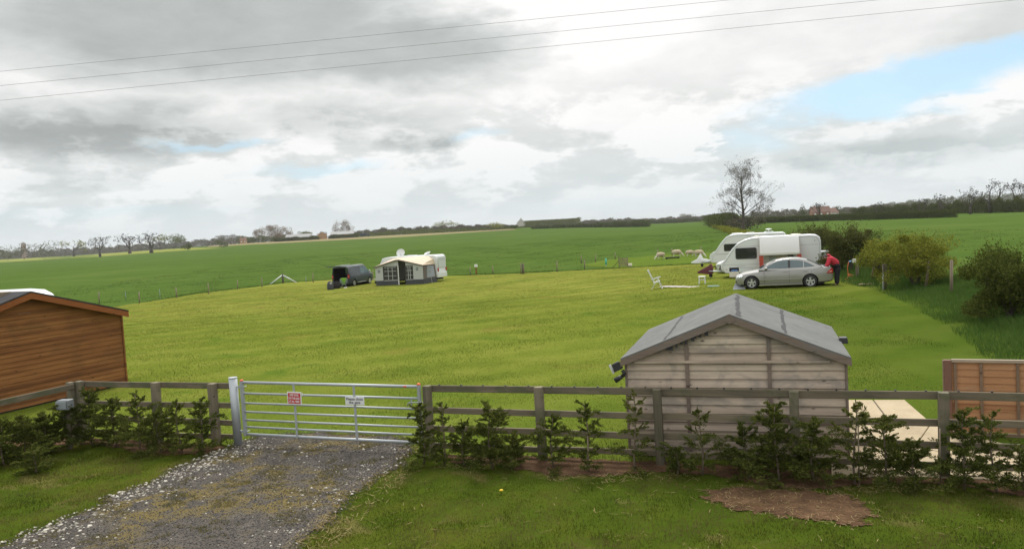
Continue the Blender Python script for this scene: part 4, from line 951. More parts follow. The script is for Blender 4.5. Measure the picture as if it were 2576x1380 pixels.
        m = MB(); m.bb((-.98, s*.874-.008, .425), (1.0, s*.874+.008, .475)); m.build('side_moulding', pt, t, .006)
        m = MB(); m.bb((-1.0, s*.83-.03, .17), (1.0, s*.83+.03, .235)); m.build('sill', pt, t, .01)
        for x in (.0-.22, -1.12): MB().bb((x-.09, s*.868-.012, .80), (x+.09, s*.868+.012, .825)).build('door_handle', pt, t, .006)
        for x in (.76, -.40): MB().bb((x-.004, s*.862-.008, .28), (x+.004, s*.862+.008, .90)).build('door_gap', M_under, t)
        m = MB(); m.ell((.66, s*.95, 1.0), (.07, .10, .075), 10, 6); m.bar((.66, s*.82, .97), (.66, s*.92, .97), .05, .04); m.build('wing_mirror', pt, t)
        MB().bb((1.98, s*.45-.24, .35), (2.12, s*.45+.24, .42)).build('front_grille', M_under, t)
        wheel(t, 1.36, s*.765, s); wheel(t, -1.355, s*.765, s)
    if black_nose:
        MB().loft([[(2.17, -.5, .25), (2.17, .5, .25), (2.16, .5, .50), (2.16, -.5, .50)], [(1.82, -.87, .25), (1.82, .87, .25), (1.80, .87, .52), (1.80, -.87, .52)]]).build('bumper', M_under, t, .02)
    MB().bb((-2.2, -.55, .996), (-1.99, .55, 1.012)).build('boot_opening', M_under, t)
    return t
M_carwin = simple('tinted_glass', (0.045, 0.085, 0.095), 0.05, var=0.3, scale=3, spec=0.9)
HX = Vector((-.95, .31)).normalized()          # the way the parked cars and caravans on the right face
HRZ = math.atan2(HX.y, HX.x)
ca = at(1964, 725.0); cn = Vector((.31, .95)).normalized()
cc = Vector((ca.x, ca.y))+cn*0.85
saloon('parked_car', 'silver four door saloon car parked beside the caravan with red porch curtains', tuple(on(cc.x, cc.y)), HRZ, M_silver)
cb = at(1885, 683); saloon('parked_car', 'pale car with black bumper parked between the two white caravans', tuple(on(cb.x, cb.y)), HRZ, paint('white_paint', (.55, .56, .57), .1), True)
# folded clear sheet at the car's nose
q = at(1856, 727.5); o = thing('plastic_sheet', 'crumpled grey translucent plastic sheet leaning on the nose of the silver car', 'plastic sheet', tuple(q), HRZ)
m = MB(); m.quadset([(.25, .25, 0), (-.38, .32, 0), (-.30, .05, .20), (-.02, 0, .46), (.05, .02, .44), (.18, .1, .2), (.2, -.25, 0), (-.2, -.3, 0), (.12, -.05, .22)], [(0, 1, 2, 5), (5, 2, 3, 4), (6, 0, 5, 8), (8, 5, 4, 3), (6, 8, 2, 7), (8, 3, 2)])
m.build('sheet', simple('grey_sheet', (.33, .35, .38), .35), o, fix=False)

def caravan(name, label, loc, rz, prof, W_=2.2, group=None):
    t = thing(name, label, 'caravan', loc, rz, group)
    L = max(p[0] for p in prof); P = [(x-L/2, z) for x, z in prof]
    rr = []
    for k, ins in ((-1, .045), (-.975, .012), (-.94, 0), (.94, 0), (.975, .012), (1, .045)):
        cx_ = 0; cz = 1.3
        rr.append([(x-ins*(1 if x > 0 else -1)*min(1, abs(x)/(L/2)*1.0), k*W_/2, z-ins*(1 if z > cz else -1)) for x, z in P])
    b = MB().loft(rr, smooth=False).build('body', M_cwhite, t)
    for s in (1, -1):
        wheel(t, -.25, s*(W_/2-.13), s, .32, .18, .19, 6)
        MB().tube([(L/2-.15, s*.45, .36), (L/2+1.05, s*.04, .40)], .035, 8).build('drawbar', M_galv, t)
        for x in (L/2-.9, -L/2+.5): MB().bar((x, s*.8, .3), (x+(.25 if x > 0 else -.25), s*.8, .0), .04, .04).build('corner_steady', M_galv, t)
        for x0 in (L/2-.62,):
            pass
    MB().tube([(L/2+.75, .0, .55), (L/2+.75, .0, .16)], .03, 8).build('jockey_post', M_galv, t)
    jw = MB(); jw.tube([(L/2+.68, -.04, .11), (L/2+.68, .04, .11)], .11, 16); jw.build('jockey_wheel', M_tyre, t)
    MB().bb((-L/2+.3, -.8, .2), (L/2-.5, .8, .33)).build('chassis', M_under, t)
    return t, L, W_
def rrect(x0, x1, z0, z1, r, n=4):
    o = []
    for cx_, cz, a0 in ((x1-r, z1-r, 0), (x0+r, z1-r, 90), (x0+r, z0+r, 180), (x1-r, z0+r, 270)):
        for i in range(n+1):
            a = R(a0+90*i/n); o.append((cx_+r*math.cos(a), cz+r*math.sin(a)))
    return o
def side_panel(t, nm, poly, y, th, mat, par=None):
    return MB().prism(poly, 'y', y-th if y > 0 else y, y if y > 0 else y+th).build(nm, mat, par or t)
profA = [(0, .32), (0, 2.05), (.05, 2.22), (.2, 2.34), (.5, 2.375), (3.3, 2.385), (3.9, 2.34), (4.3, 2.24), (4.72, 2.03), (5.02, 1.72), (5.46, 1.05), (5.62, .92), (5.68, .78), (5.69, .60), (5.6, .42), (5.4, .28), (3.0, .28)]
q = at(1938, 695.4); c2 = Vector((q.x, q.y))+cn*1.1
A_, L, WD = caravan('caravan', 'white touring caravan with red porch curtains and dark side window behind the silver car', tuple(on(c2.x, c2.y)), HRZ, profA)
hy = WD/2; X_ = lambda x: x-L/2
def window(t, x0, x1, z0, z1, y):
    f = side_panel(t, 'window', rrect(x0-.035, x1+.035, z0-.035, z1+.035, .1), y+.022, .03, M_black)
    side_panel(t, 'pane', rrect(x0, x1, z0, z1, .07), y+.030, .012, M_dglass, f); return f
window(A_, X_(3.62), X_(4.77), 1.15, 1.74, hy)
h = side_panel(A_, 'locker', rrect(X_(4.64), X_(5.2), .38, .62, .01), hy+.006, .01, M_under)
side_panel(A_, 'locker_contents', rrect(X_(4.70), X_(5.1), .39, .50, .05), hy+.012, .01, simple('blue_bags', (.10, .20, .45), .5, var=.6, scale=14), h)
MB().box((X_(4.92), hy+.03, .22), (.56, .02, .33), Matrix.Rotation(R(6), 3, 'X')).build('locker_door', simple('cream_door', (.60, .56, .47), .5, var=.05), A_)
for z, x0, x1 in ((1.85, 3.4, 4.9), (.78, 3.4, 5.5), (.56, 3.4, 4.6), (1.80, .12, 1.2)):
    MB().bb((X_(x0), hy-.004, z), (X_(x1), hy+.004, z+.014)).build('side_trim', M_seam, A_)
def arc_strip(pts, y, w, nm, t, mat=M_seam):
    m = MB()
    for a, b in zip(pts[:-1], pts[1:]): m.bar((a[0], y, a[1]), (b[0], y, b[1]), .012, w, (0, 1, 0))
    m.build(nm, mat, t)
arc_strip([(X_(x), z) for x, z in ((5.44, .30), (5.58, .60), (5.56, .80), (5.36, 1.06), (4.93, 1.70), (4.62, 2.0), (4.22, 2.2), (3.9, 2.29), (3.3, 2.34))], hy+.001, .03, 'edge_trim', A_)
arc_strip([(X_(x), z) for x, z in ((1.3, 2.3), (.5, 2.3), (.2, 2.2), (.09, 1.95), (.06, .4))], hy+.001, .03, 'edge_trim', A_)
tx = text_part('lettering', ['CELESTE'], M_seam, A_, .085, .1, 0, 0, space=1.55, bold=.001)
tx.location = (X_(4.5), hy+.006, .68); tx.rotation_euler = (0, 0, math.pi)
MB().bb((X_(5.40), hy-.004, .50), (X_(5.32), hy+.012, .535)).build('side_lamp', M_amber, A_)
MB().bb((X_(.36), hy-.004, 2.0), (X_(.31), hy+.02, 2.06)).build('wall_vent', M_seam, A_)
MB().bb((X_(3.9), hy-.004, .50), (X_(3.83), hy+.012, .52)).build('socket', M_seam, A_)
side_panel(A_, 'door', rrect(X_(1.5), X_(2.9), .42, 1.95, .05), hy+.012, .02, simple('door_grey', (.42, .46, .48), .5), )
MB().bb((X_(1.9), hy+.014, .9), (X_(2.45), hy+.05, 1.5)).build('hanging_towel', simple('beige_towel', (.50, .45, .38), .9, var=.3), A_)
MB().bb((X_(1.55), hy+.014, .9), (X_(1.85), hy+.045, 1.52)).build('hanging_coat', simple('grey_coat', (.16, .16, .18), .9, var=.4), A_)
MB().ell((X_(1.35), .3, 2.40), (.36, .3, .06), 18, 8).build('roof_light', simple('cream_dome', (.66, .63, .52), .4, var=.04), A_)
MB().ell((X_(3.55), .2, 2.40), (.18, .18, .045), 14, 6).build('roof_vent', simple('cream_dome', (.66, .63, .52), .4), A_)
m = MB(); m.bb((-L/2-.45, -.7, 1.28), (-L/2+.02, .9, 1.35)); m.bar((-L/2-.25, .88, 1.27), (-L/2-.01, .88, .98), .04, .06); m.build('rear_shelf', M_cwhite, A_, .015)
MB().bb((-L/2-.03, .7, .3), (-L/2+.0, .95, 1.2)).build('rear_lamp_cluster', M_seam, A_)
# maroon hitch cover
hc = thing('hitch_cover', 'maroon cloth hitch cover over the drawbar of the nearer right caravan', 'hitch cover', tuple(on(*(c2+HX*(L/2+.75)))), HRZ)
MB().loft([[(.72, -.10, .34), (.72, .10, .34), (.72, .08, .44), (.72, -.08, .44)], [(.1, -.2, .26), (.1, .2, .26), (.1, .12, .74), (.1, -.12, .74)], [(-.12, -.22, .26), (-.12, .22, .26), (-.12, .06, .92), (-.12, -.06, .92)], [(-.22, -.2, .28), (-.22, .2, .28), (-.22, .1, .7), (-.22, -.1, .7)]]).build('cloth', simple('maroon_cloth', (.10, .022, .03), .8, var=.3), hc, .02)
# porch canopy with red side curtains
pc = thing('porch_awning', 'white porch awning with red side curtains on the caravan behind the silver car', 'awning', tuple(on(c2.x, c2.y)), HRZ)
x0, x1 = X_(1.22), X_(3.38)
m = MB(); P4 = []
for y, z in ((hy+.02, 2.33), (hy+.30, 2.05), (hy+.52, 1.62), (hy+.60, 1.42)): P4.append([(x0-.02, y, z), ((x0+x1)/2, y-.02, z-.015), (x1+.02, y, z)])
vs = [p for r_ in P4 for p in r_]; fs = [(i*3+j, i*3+j+1, i*3+j+4, i*3+j+3) for i in range(3) for j in range(2)]
m.quadset(vs, fs, True); m.build('canopy', simple('pale_canvas', (.60, .60, .58), .7, var=.04), pc)
m = MB(); m.bb((x0-.02, hy+.595, 1.30), (x1+.02, hy+.605, 1.42)); m.build('valance', simple('cream_canvas', (.62, .60, .54), .7, var=.04), pc)
M_redc = simple('red_curtain', (.42, .07, .045), .8, var=.2, scale=9)
for x, w0 in ((x1-.03, .26), (x0+.03, .20)):
    m = MB(); k = 6; sgn = -1 if x == x1-.03 else 1
    for i in range(k):
        a, b = i/k, (i+1)/k
        f = lambda t_: (x+sgn*w0*t_*.4+.02*math.sin(t_*19), hy+.60-t_*.55)
        (xa, ya), (xb, yb) = f(a), f(b)
        m.quadset([(xa, ya, .42), (xb, yb, .42), (xb, yb, 1.36+b*.9), (xa, ya, 1.36+a*.9)], [(0, 1, 2, 3)], True)
    m.build('side_curtain', M_redc, pc)
    MB().bb((x-.14, hy+.585, .42), (x+.10, hy+.594, 1.31)).build('front_curtain', M_redc, pc)
MB().tube([(x1+.02, hy+.61, 1.31), (x0-.02, hy+.61, 1.31)], .014, 6).build('pole', M_galv, pc)
# second caravan
profB = [(0, .3), (0, 2.18), (.06, 2.34), (.22, 2.43), (3.6, 2.47), (4.1, 2.42), (4.42, 2.27), (4.8, 1.85), (5.22, 1.25), (5.38, 1.12), (5.62, 1.02), (5.70, .80), (5.66, .45), (5.5, .30), (3.0, .28)]
q = at(1881, 667.5); c3 = Vector((q.x, q.y))+cn*1.1
B_, L2, _ = caravan('caravan', 'farther white caravan with white hitch cover and mushroom aerial on its roof', tuple(on(c3.x, c3.y)), HRZ, profB)
XB = lambda x: x-L2/2
window(B_, XB(3.2), XB(4.55), 1.22, 1.70, hy)
window(B_, XB(1.0), XB(2.2), 1.22, 1.70, hy)
MB().bb((XB(.3), hy-.004, .95), (XB(5.2), hy+.005, .985)).build('side_trim', M_seam, B_)
arc_strip([(XB(x), z) for x, z in ((5.45, .34), (5.5, .75), (5.2, 1.1), (4.6, 1.9), (4.25, 2.26), (3.6, 2.38), (2.0, 2.39))], hy+.001, .035, 'edge_trim', B_)
arc_strip([(XB(x), z) for x, z in ((1.0, 2.38), (.4, 2.36), (.14, 2.2), (.08, .4))], hy+.001, .03, 'edge_trim', B_)
for x0_, x1_, y_ in ((4.0, 3.2, .3), (2.9, 2.3, .3), (1.6, .9, .2)): MB().bb((XB(x1_), y_-.3, 2.44), (XB(x0_), y_+.35, 2.53)).build('roof_light', M_cwhite, B_, .03)
m = MB(); m.tube([(XB(1.25), .5, 2.5), (XB(1.25), .5, 2.68)], .03, 8); m.ell((XB(1.25), .5, 2.71), (.24, .24, .05), 18, 8); m.build('aerial', M_white, B_)
arc_strip([(XB(2.9), 2.30), (XB(2.15), 2.12)], hy+.01, .03, 'awning_rail', B_); arc_strip([(XB(1.9), 2.12), (XB(1.1), 2.30), (XB(1.0), 2.1)], hy+.01, .03, 'awning_rail', B_)
hc = thing('hitch_cover', 'peaked white hitch cover over the drawbar of the farther right caravan', 'hitch cover', tuple(on(*(c3+HX*(L2/2+.75)))), HRZ)
MB().loft([[(.75, -.08, .36), (.75, .08, .36), (.75, .07, .46), (.75, -.07, .46)], [(.35, -.2, .34), (.35, .2, .34), (.3, .1, .68), (.3, -.1, .68)], [(.02, -.2, .34), (.02, .2, .34), (.02, .03, 1.12), (.02, -.03, 1.12)], [(-.18, -.2, .36), (-.18, .2, .36), (-.16, .1, .72), (-.16, -.1, .72)], [(-.7, -.3, .36), (-.7, .3, .36), (-.7, .2, .56), (-.7, -.2, .56)]]).build('cloth', simple('white_cloth', (.66, .67, .68), .8, var=.1), hc, .02)

# ---------------------------------------------------------------- caravan with awning on the left
AX = Vector((.95, -.31)).normalized()
q = at(1006, 716.5); aw0 = Vector((q.x, q.y)); arz = math.atan2(AX.y, AX.x)
c4 = aw0+cn*(2.5+1.12)+AX*(-.45)
profC = [(0, .42), (.03, .80), (.10, 1.3), (.06, 2.2), (.14, 2.48), (.35, 2.57), (5.2, 2.57), (5.8, 2.45), (6.3, 1.5), (6.55, 1.0), (6.5, .5), (6.3, .36), (3, .34)]
C0, L3, _ = caravan('caravan', 'white caravan with satellite dishes on the roof behind the beige awning', tuple(on(c4.x, c4.y)), arz+math.pi, profC, 2.24)
xr = -L3/2
MB().bb((xr+.02, -.85, 1.35), (xr+.062, .85, 2.35)).build('rear_panel', simple('rear_grey', (.56, .59, .60), .4, var=.04), C0, .01)
for s in (1, -1): MB().bb((xr-.02, s*.98-.075, .98), (xr+.08, s*.98+.075, 1.32)).build('tail_light', M_redl, C0, .02)
MB().bb((xr-.008, -.42, .60), (xr+.05, .12, .72)).build('number_plate', simple('yellow_plate', (.62, .40, .04), .5), C0)
MB().bb((xr-.035, -1.02, .42), (xr+.06, 1.02, .86)).build('rear_bumper', M_cwhite, C0, .03)
for z in (2.2, 2.05): MB().bb((xr+.012, -.8, z), (xr+.062, .8, z+.018)).build('rear_trim', M_seam, C0)
def dish(parent, x, y, z, r, az_, el_, nm='satellite_dish'):
    m = MB(); Mr = Matrix.Rotation(az_, 3, 'Z') @ Matrix.Rotation(el_, 3, 'Y'); rings = []
    for i in range(5):
        q_ = i/4; rings.append([tuple(Mr @ Vector((-.12*(1-q_*q_), r*1.15*q_*math.cos(2*math.pi*k/20)+1e-4*k, r*.85*q_*math.sin(2*math.pi*k/20)))+Vector((x, y, z))) for k in range(20)])
    m.loft(rings, cap=False); o = m.build(nm, M_white, parent, fix=False)
    MB().tube([(x, y, z-.05), (x, y, 2.55)], .025, 8).build('mast', M_galv, o); MB().bb((x-.2, y-.2, 2.56), (x+.2, y+.2, 2.63)).build('mount', M_white, o, .02)
dish(C0, .9, .3, 2.92, .46, R(75), R(-12)); dish(C0, -1.75, -.1, 2.78, .34, R(55), R(-62))
MB().bb((-.6, -.3, 2.55), (.3, .3, 2.64)).build('roof_light', M_cwhite, C0, .03)

awn = thing('caravan_awning', 'beige roofed grey awning with dark gridded windows beside the left caravan', 'awning', tuple(on(*aw0)), arz)
AZ = float(tz(*aw0))
hwid = 2.46; dep = 2.5
M_awg = simple('awning_grey', (.42, .44, .43), .8, var=.06); M_awd = simple('awning_charcoal', (.05, .055, .06), .8, var=.15); M_tan = simple('awning_beige', (.56, .46, .34), .8, var=.05, scale=1.2); M_awdk = simple('awning_taupe', (.13, .11, .10), .8, var=.1)
fx = [-2.62, -1.9, -1.1, -.25, .1, .9, 1.7, 2.45]; fz = [1.74, 1.93, 2.14, 2.36, 2.36, 2.17, 1.97, 1.78]
bx = [-2.55, -2.2, -1.75, -1.2, 0, 1.2, 2.0, 2.42]; bz = [1.9, 2.2, 2.40, 2.45, 2.48, 2.50, 2.48, 2.2]
rows = []
for j, t_ in enumerate((0, .25, .5, .75, 1)):
    rows.append([(fx[i]+(bx[i]-fx[i])*t_, -.14+(dep+.14)*t_, fz[i]+(bz[i]-fz[i])*t_+.05*math.sin(t_*math.pi)) for i in range(8)])
m = MB(); vs = [p for r_ in rows for p in r_]; m.quadset(vs, [(j*8+i, j*8+i+1, (j+1)*8+i+1, (j+1)*8+i) for j in range(4) for i in range(7)], True)
m.quadset([rows[j][7] for j in range(5)]+[(2.55, .3, 1.76), (2.55, dep, 1.72)], [(0, 1, 2, 3, 4, 6, 5)])
m.build('roof', M_tan, awn, fix=False)
m = MB()
for i in range(7): m.quadset([(fx[i], -.145, fz[i]-.1), (fx[i+1], -.145, fz[i+1]-.1), (fx[i+1], -.145, fz[i+1]+.005), (fx[i], -.145, fz[i]+.005)], [(0, 1, 2, 3)])
m.build('valance', M_awdk, awn)
def ztop(x): return float(np.interp(x, fx, fz))-.03
def wallp(nm, x0, x1, z0, z1, mat, y=0.0, par=awn):
    tp = z1 if z1 is not None else None
    m = MB(); ks = np.linspace(x0, x1, 5)
    for a, b in zip(ks[:-1], ks[1:]):
        za, zb = (tp, tp) if tp is not None else (ztop(a), ztop(b))
        m.quadset([(a, y, z0), (b, y, z0), (b, y, zb), (a, y, za)], [(0, 1, 2, 3)])
    return m.build(nm, mat, par)
wallp('front_panel', -2.46, -1.68, .46, None, M_awg); wallp('front_panel', 1.42, 2.4, .46, None, M_awg)
wallp('front_header', -1.68, -.06, 1.78, None, M_awg); wallp('front_header', .68, 1.42, 1.80, None, M_awg)
wallp('door_jamb', -.16, -.05, .0, 1.78, simple('awning_white', (.62, .62, .60), .7))
def gwin(x0, x1, z0, z1):
    w = MB().bb((x0, -.004, z0), (x1, .012, z1)).build('window', simple('awning_window', (.035, .035, .036), .25, var=.3), awn)
    n = 3
    for k in range(1, n): x = x0+.1+(x1-x0-.2)*k/n; MB().bb((x-.022, -.012, z0+.05), (x+.022, -.0045, z1-.08)).build('glazing_bar', M_awg, w)
    for z in (z0+.42, z0+.86, z1-.1): MB().bb((x0+.1, -.0125, z-.018), (x1-.1, -.005, z+.018)).build('glazing_bar', M_awg, w)
gwin(-1.66, -.18, .46, 1.77); gwin(.62, 1.41, .46, 1.79)
for a, b in ((-2.46, -.16), (.62, 2.44)): wallp('skirt', a, b, -.02, .455, M_awd, -.003)
m = MB(); m.bb((-1.6, -.03, .44), (-.1, -.01, .475)); m.build('skirt_rail', M_white, awn); m = MB(); m.bb((.62, -.03, .46), (1.42, -.01, .49)); m.build('skirt_rail', M_white, awn)
for x, z in ((-2.08, 1.32), (1.82, 1.42)):
    d_ = MB().tube([(x, -.012, z), (x, -.004, z)], .135, 24).build('emblem', simple('emblem_grey', (.10, .11, .12), .6), awn); MB().bb((x-.10, -.016, z-.028), (x+.10, -.0125, z+.028)).build('emblem_bar', M_awg, d_)
# right end wall with its window, back of the inside
m = MB(); m.quadset([(2.42, 0, .46), (2.66, dep, .46), (2.52, dep, 1.74), (2.44, .25, 1.76), (2.42, 0, 1.74)], [(0, 1, 2, 3, 4)]); ew = m.build('end_wall', M_awdk, awn)
m = MB(); m.quadset([(2.51, .55, .56), (2.655, dep-.35, .56), (2.57, dep-.45, 1.62), (2.50, .75, 1.62)], [(0, 1, 2, 3)]); m.build('end_window', simple('awning_clear', (.26, .28, .32), .2, var=.2), ew)
m = MB(); m.quadset([(2.44, -.003, -.02), (2.70, dep, -.02), (2.67, dep, .46), (2.43, -.003, .46)], [(0, 1, 2, 3)]); m.build('skirt', M_awd, awn)
m = MB(); m.quadset([(-2.46, .01, -.02), (-2.5, dep, -.02), (-2.5, dep, 1.8), (-2.46, .01, 1.7)], [(0, 1, 2, 3)]); m.build('end_wall', M_awdk, awn)
MB().bb((-.05, 1.2, 0), (.55, 1.8, .55)).build('stored_box', M_under, awn, .02)
MB().tube([(2.68, 1.2, .5), (2.95, .7, .0)], .008, 5).build('guy_rope', M_white, awn)

# ---------------------------------------------------------------- slate blue van with its tailgate up
vd = Vector((.33, .95)).normalized(); vrz = math.atan2(vd.y, vd.x); vn = Vector((vd.y, -vd.x))
q = at(889.6, 719.3); vo = Vector((q.x, q.y))+vd*1.5-vn*.84
van = thing('camper_van', 'dark slate blue van with raised tailgate and open load area', 'van', tuple(on(*vo)), vrz)
st = [(2.44, .34, .62, .50), (2.40, .26, .85, .72), (2.25, .24, 1.02, .86), (1.85, .24, 1.16, .94), (1.62, .24, 1.24, .95), (.95, .24, 1.86, .95), (.75, .24, 1.94, .95), (.2, .24, 1.97, .95), (-1.2, .24, 1.98, .95), (-2.2, .24, 1.95, .95), (-2.40, .26, 1.90, .93)]
rings = []
for x, zb, zt, w in st:
    zm = min(1.08, zt-.12)
    def yy(z): return w if z <= 1.0 else w-(z-1.0)*.115
    h = [(0, zb), (w*.9, zb), (w*.985, zb+.08), (w, zb+(zm-zb)*.5), (yy(zm)-.006, zm), (yy(zt)-.035+.02, zt-.10), (yy(zt)-.10, zt-.012), (yy(zt)*.5, zt+.012), (0, zt+.02)]
    rings.append([(x, y, z) for y, z in h]+[(x, -y, z) for y, z in h[-2:0:-1]])
b = MB().loft(rings).build('body', M_vanblue, van)
cu = [cutter(lambda m, x=x: m.tube([(x, -1.2, .335), (x, 1.2, .335)], .40, 28)) for x in (1.5, -1.5)]
cu.append(cutter(lambda m: m.bb((-2.6, -.76, .50), (.51, .76, 1.80))))
cu.append(cutter(lambda m: m.prism([(.5, .62), (1.15, .62), (1.50, 1.16), (.93, 1.76), (.5, 1.76)], 'y', -.76, .76)))
cu.append(cutter(lambda m: m.prism([(1.45, 1.14), (1.75, 1.20), (1.05, 1.84), (.85, 1.74)], 'y', -.72, .72)))
cu.append(cutter(lambda m: m.prism([(1.38, 1.17), (.80, 1.17), (.80, 1.74), (.95, 1.74)], 'y', -1.2, 1.2)))
cu.append(cutter(lambda m: m.bb((-.15, -1.2, 1.17), (.68, 1.2, 1.72))))
bool_diff(b, cu)
vy = lambda z: .95-(z-1.0)*.115
def vpane(poly):
    for s in (1, -1):
        m = MB(); m.quadset([(x, s*(vy(z)-.012), z) for x, z in poly], [tuple(range(len(poly)))]); m.build('side_window', M_vglass, van)
M_vglass = glass_mat('van_glass', (.16, .24, .26), .72)
vpane([(1.40, 1.16), (.79, 1.16), (.79, 1.75), (.95, 1.75)]); vpane([(-.16, 1.16), (.69, 1.16), (.69, 1.73), (-.16, 1.73)])
MB().quadset([(1.62, -.70, 1.22), (1.62, .70, 1.22), (.97, .66, 1.83), (.97, -.66, 1.83)], [(0, 1, 2, 3)]).build('windscreen', M_glass, van)
MB().bb((-2.38, -.755, .505), (.5, .755, .53)).build('load_floor', M_under, van)
for s in (1, -1): MB().bb((-2.38, s*.745-.008, .53), (-.2, s*.745+.008, 1.79)).build('inner_lining', M_under, van)
MB().bb((-2.38, -.74, 1.775), (.4, .74, 1.795)).build('roof_lining', M_under, van)
for y in (-.38, .38):
    m = MB(); m.bb((.30, y-.25, .56), (.80, y+.25, .78)); m.box((.28, y, 1.05), (.14, .46, .62), Matrix.Rotation(R(-10), 3, 'Y')); m.box((.22, y, 1.48), (.10, .26, .20)); m.build('seat', simple('seat_cloth', (.05, .05, .055), .9), van, .03)
tg = MB(); tg.box((-2.95, 0, 1.99), (1.15, 1.72, .055), Matrix.Rotation(R(3), 3, 'Y')); tgo = tg.build('tailgate', M_vanblue, van, .02)
MB().box((-2.95, 0, 1.955), (.85, 1.42, .02), Matrix.Rotation(R(3), 3, 'Y')).build('tailgate_glass', M_carwin, tgo)
for s in (1, -1):
    tl = MB().bb((-2.425, s*.865-.075, .82), (-2.30, s*.865+.082, 1.18)).build('tail_light', M_redl, van, .02); MB().bb((-2.432, s*.865-.06, .96), (-2.405, s*.865+.06, 1.02)).build('lens', simple('pale_lens', (.7, .4, .3), .3), tl)
    m = MB(); m.ell((1.32, s*1.06, 1.28), (.07, .12, .11), 10, 6); m.build('wing_mirror', simple('mirror_grey', (.45, .5, .5), .2, .4), van)
    MB().tube([(.75, s*.96, .33), (-.85, s*.96, .33)], .032, 8).build('side_step', M_galv, van)
    MB().tube([(.7, s*.70, 2.03), (-2.0, s*.70, 2.02)], .022, 8).build('roof_rail', M_galv, van)
    MB().bb((-2.2, s*.955-.006, 1.02), (2.1, s*.955+.004, 1.045)).build('waist_line', simple('waist_blue', (.10, .13, .16), .4, .2), van)
    for x in (1.5, -1.5): wheel(van, x, s*.83, s, .335, .22, .235, 6)
MB().bb((-2.46, -.9, .28), (-2.36, .9, .50)).build('bumper', M_vanblue, van, .03)
for x in (1.5, -1.5): MB().tube([(x, -.66, .34), (x, .66, .34)], .385, 20).build('wheel_arch', M_under, van)
# luggage round the van
q = at(831, 728.5); o = thing('rucksack', 'grey and black rucksack standing on the grass behind the open van', 'rucksack', tuple(q), R(20))
m = MB(); m.loft([[(-.24, -.17, 0), (.24, -.17, 0), (.24, .17, 0), (-.24, .17, 0)], [(-.27, -.2, .3), (.27, -.2, .3), (.27, .2, .3), (-.27, .2, .3)], [(-.22, -.15, .66), (.22, -.15, .66), (.22, .15, .66), (-.22, .15, .66)], [(-.10, -.08, .78), (.10, -.08, .78), (.10, .08, .78), (-.10, .08, .78)]]); m.build('pack', simple('charcoal_cloth', (.06, .06, .07), .9, var=.3), o, .04)
MB().bb((-.05, -.23, .52), (.13, -.19, .68)).build('pocket', simple('pale_cloth', (.45, .45, .46), .9), o, .02); MB().bb((-.3, -.3, 0), (.28, -.18, .1)).build('strap', M_under, o, .02)
q = at(847, 726); o = thing('holdall', 'black holdall bag between the rucksack and the van', 'bag', tuple(q), R(15))
m = MB(); m.loft([[(-.3, -.25, 0), (.3, -.25, 0), (.3, .25, 0), (-.3, .25, 0)], [(-.33, -.27, .3), (.33, -.27, .3), (.33, .27, .3), (-.33, .27, .3)], [(-.2, -.12, .62), (.24, -.12, .70), (.24, .12, .70), (-.2, .12, .62)]]); m.build('bag', simple('black_cloth', (.018, .014, .014), .9), o, .05); MB().tube([(-.2, -.15, .55), (-.1, -.16, .72), (.1, -.16, .72), (.2, -.15, .58)], .018, 6).build('handle', M_under, o)
q = at(865.5, 722); o = thing('folding_chair', 'green and grey folding camp chair by the open rear of the van', 'chair', tuple(q), R(8))
m = MB(); m.loft([[(-.20, 0, .22), (.20, 0, .22), (.20, .03, .22), (-.20, .03, .22)], [(-.36, -.02, .52), (.36, -.02, .52), (.36, .03, .52), (-.36, .03, .52)], [(-.36, 0, .82), (.36, 0, .82), (.36, .04, .82), (-.36, .04, .82)], [(-.2, .02, .90), (.2, .02, .90), (.2, .05, .90), (-.2, .05, .90)]]); s_ = m.build('sling', simple('sling_grey', (.22, .26, .25), .9), o)
m = MB(); m.loft([[(-.12, -.012, .23), (.12, -.012, .23), (.12, 0, .23), (-.12, 0, .23)], [(-.14, -.035, .52), (.14, -.035, .52), (.14, -.022, .52), (-.14, -.022, .52)], [(-.30, -.016, .82), (.30, -.016, .82), (.30, -.002, .82), (-.30, -.002, .82)], [(-.2, .004, .90), (.2, .004, .90), (.2, .018, .90), (-.2, .018, .90)]]); m.build('green_stripe', simple('lime_cloth', (.20, .42, .05), .9, var=.1), s_)
for a in (-1, 1):
    for b_ in (-1, 1): MB().tube([(a*.30, b_*.22, 0), (-a*.16, -b_*.1, .5)], .014, 6).build('leg', M_galv, o)
q = at(869, 724.8); o = thing('dog_bowl', 'small white bowl on the grass behind the van', 'bowl', tuple(q)); m = MB(); m.loft([[(r_*math.cos(a*math.pi/8), r_*math.sin(a*math.pi/8), z) for a in range(16)] for r_, z in ((.13, 0), (.16, .10), (.14, .10), (.12, .03))]); m.build('bowl', M_white, o)
# ---------------------------------------------------------------- person, sheep, garden chairs
def skin_figure(name, joints, bones, mat, parent, sub=2, root=0):
    """joints: list of (xyz, radius or (rx,ry)); bones: pairs"""
    me = bpy.data.meshes.new(name); me.from_pydata([j[0] for j in joints], bones, [])
    o = bpy.data.objects.new(name, me); col.objects.link(o)
    o.modifiers.new('s', 'SKIN'); sub_ = o.modifiers.new('u', 'SUBSURF'); sub_.levels = sub; sub_.render_levels = sub
    for i, (p, r) in enumerate(joints):
        v = me.skin_vertices[0].data[i]; v.radius = (r, r) if not isinstance(r, tuple) else r; v.use_root = (i == root)
    dg = bpy.context.evaluated_depsgraph_get(); dg.update()
    m2 = bpy.data.meshes.new_from_object(o.evaluated_get(dg)); m2.name = name
    bpy.data.objects.remove(o); bpy.data.meshes.remove(me)
    m2.polygons.foreach_set('use_smooth', [True]*len(m2.polygons)); m2.materials.clear(); m2.materials.append(mat)
    return link_mesh(name, m2, parent)
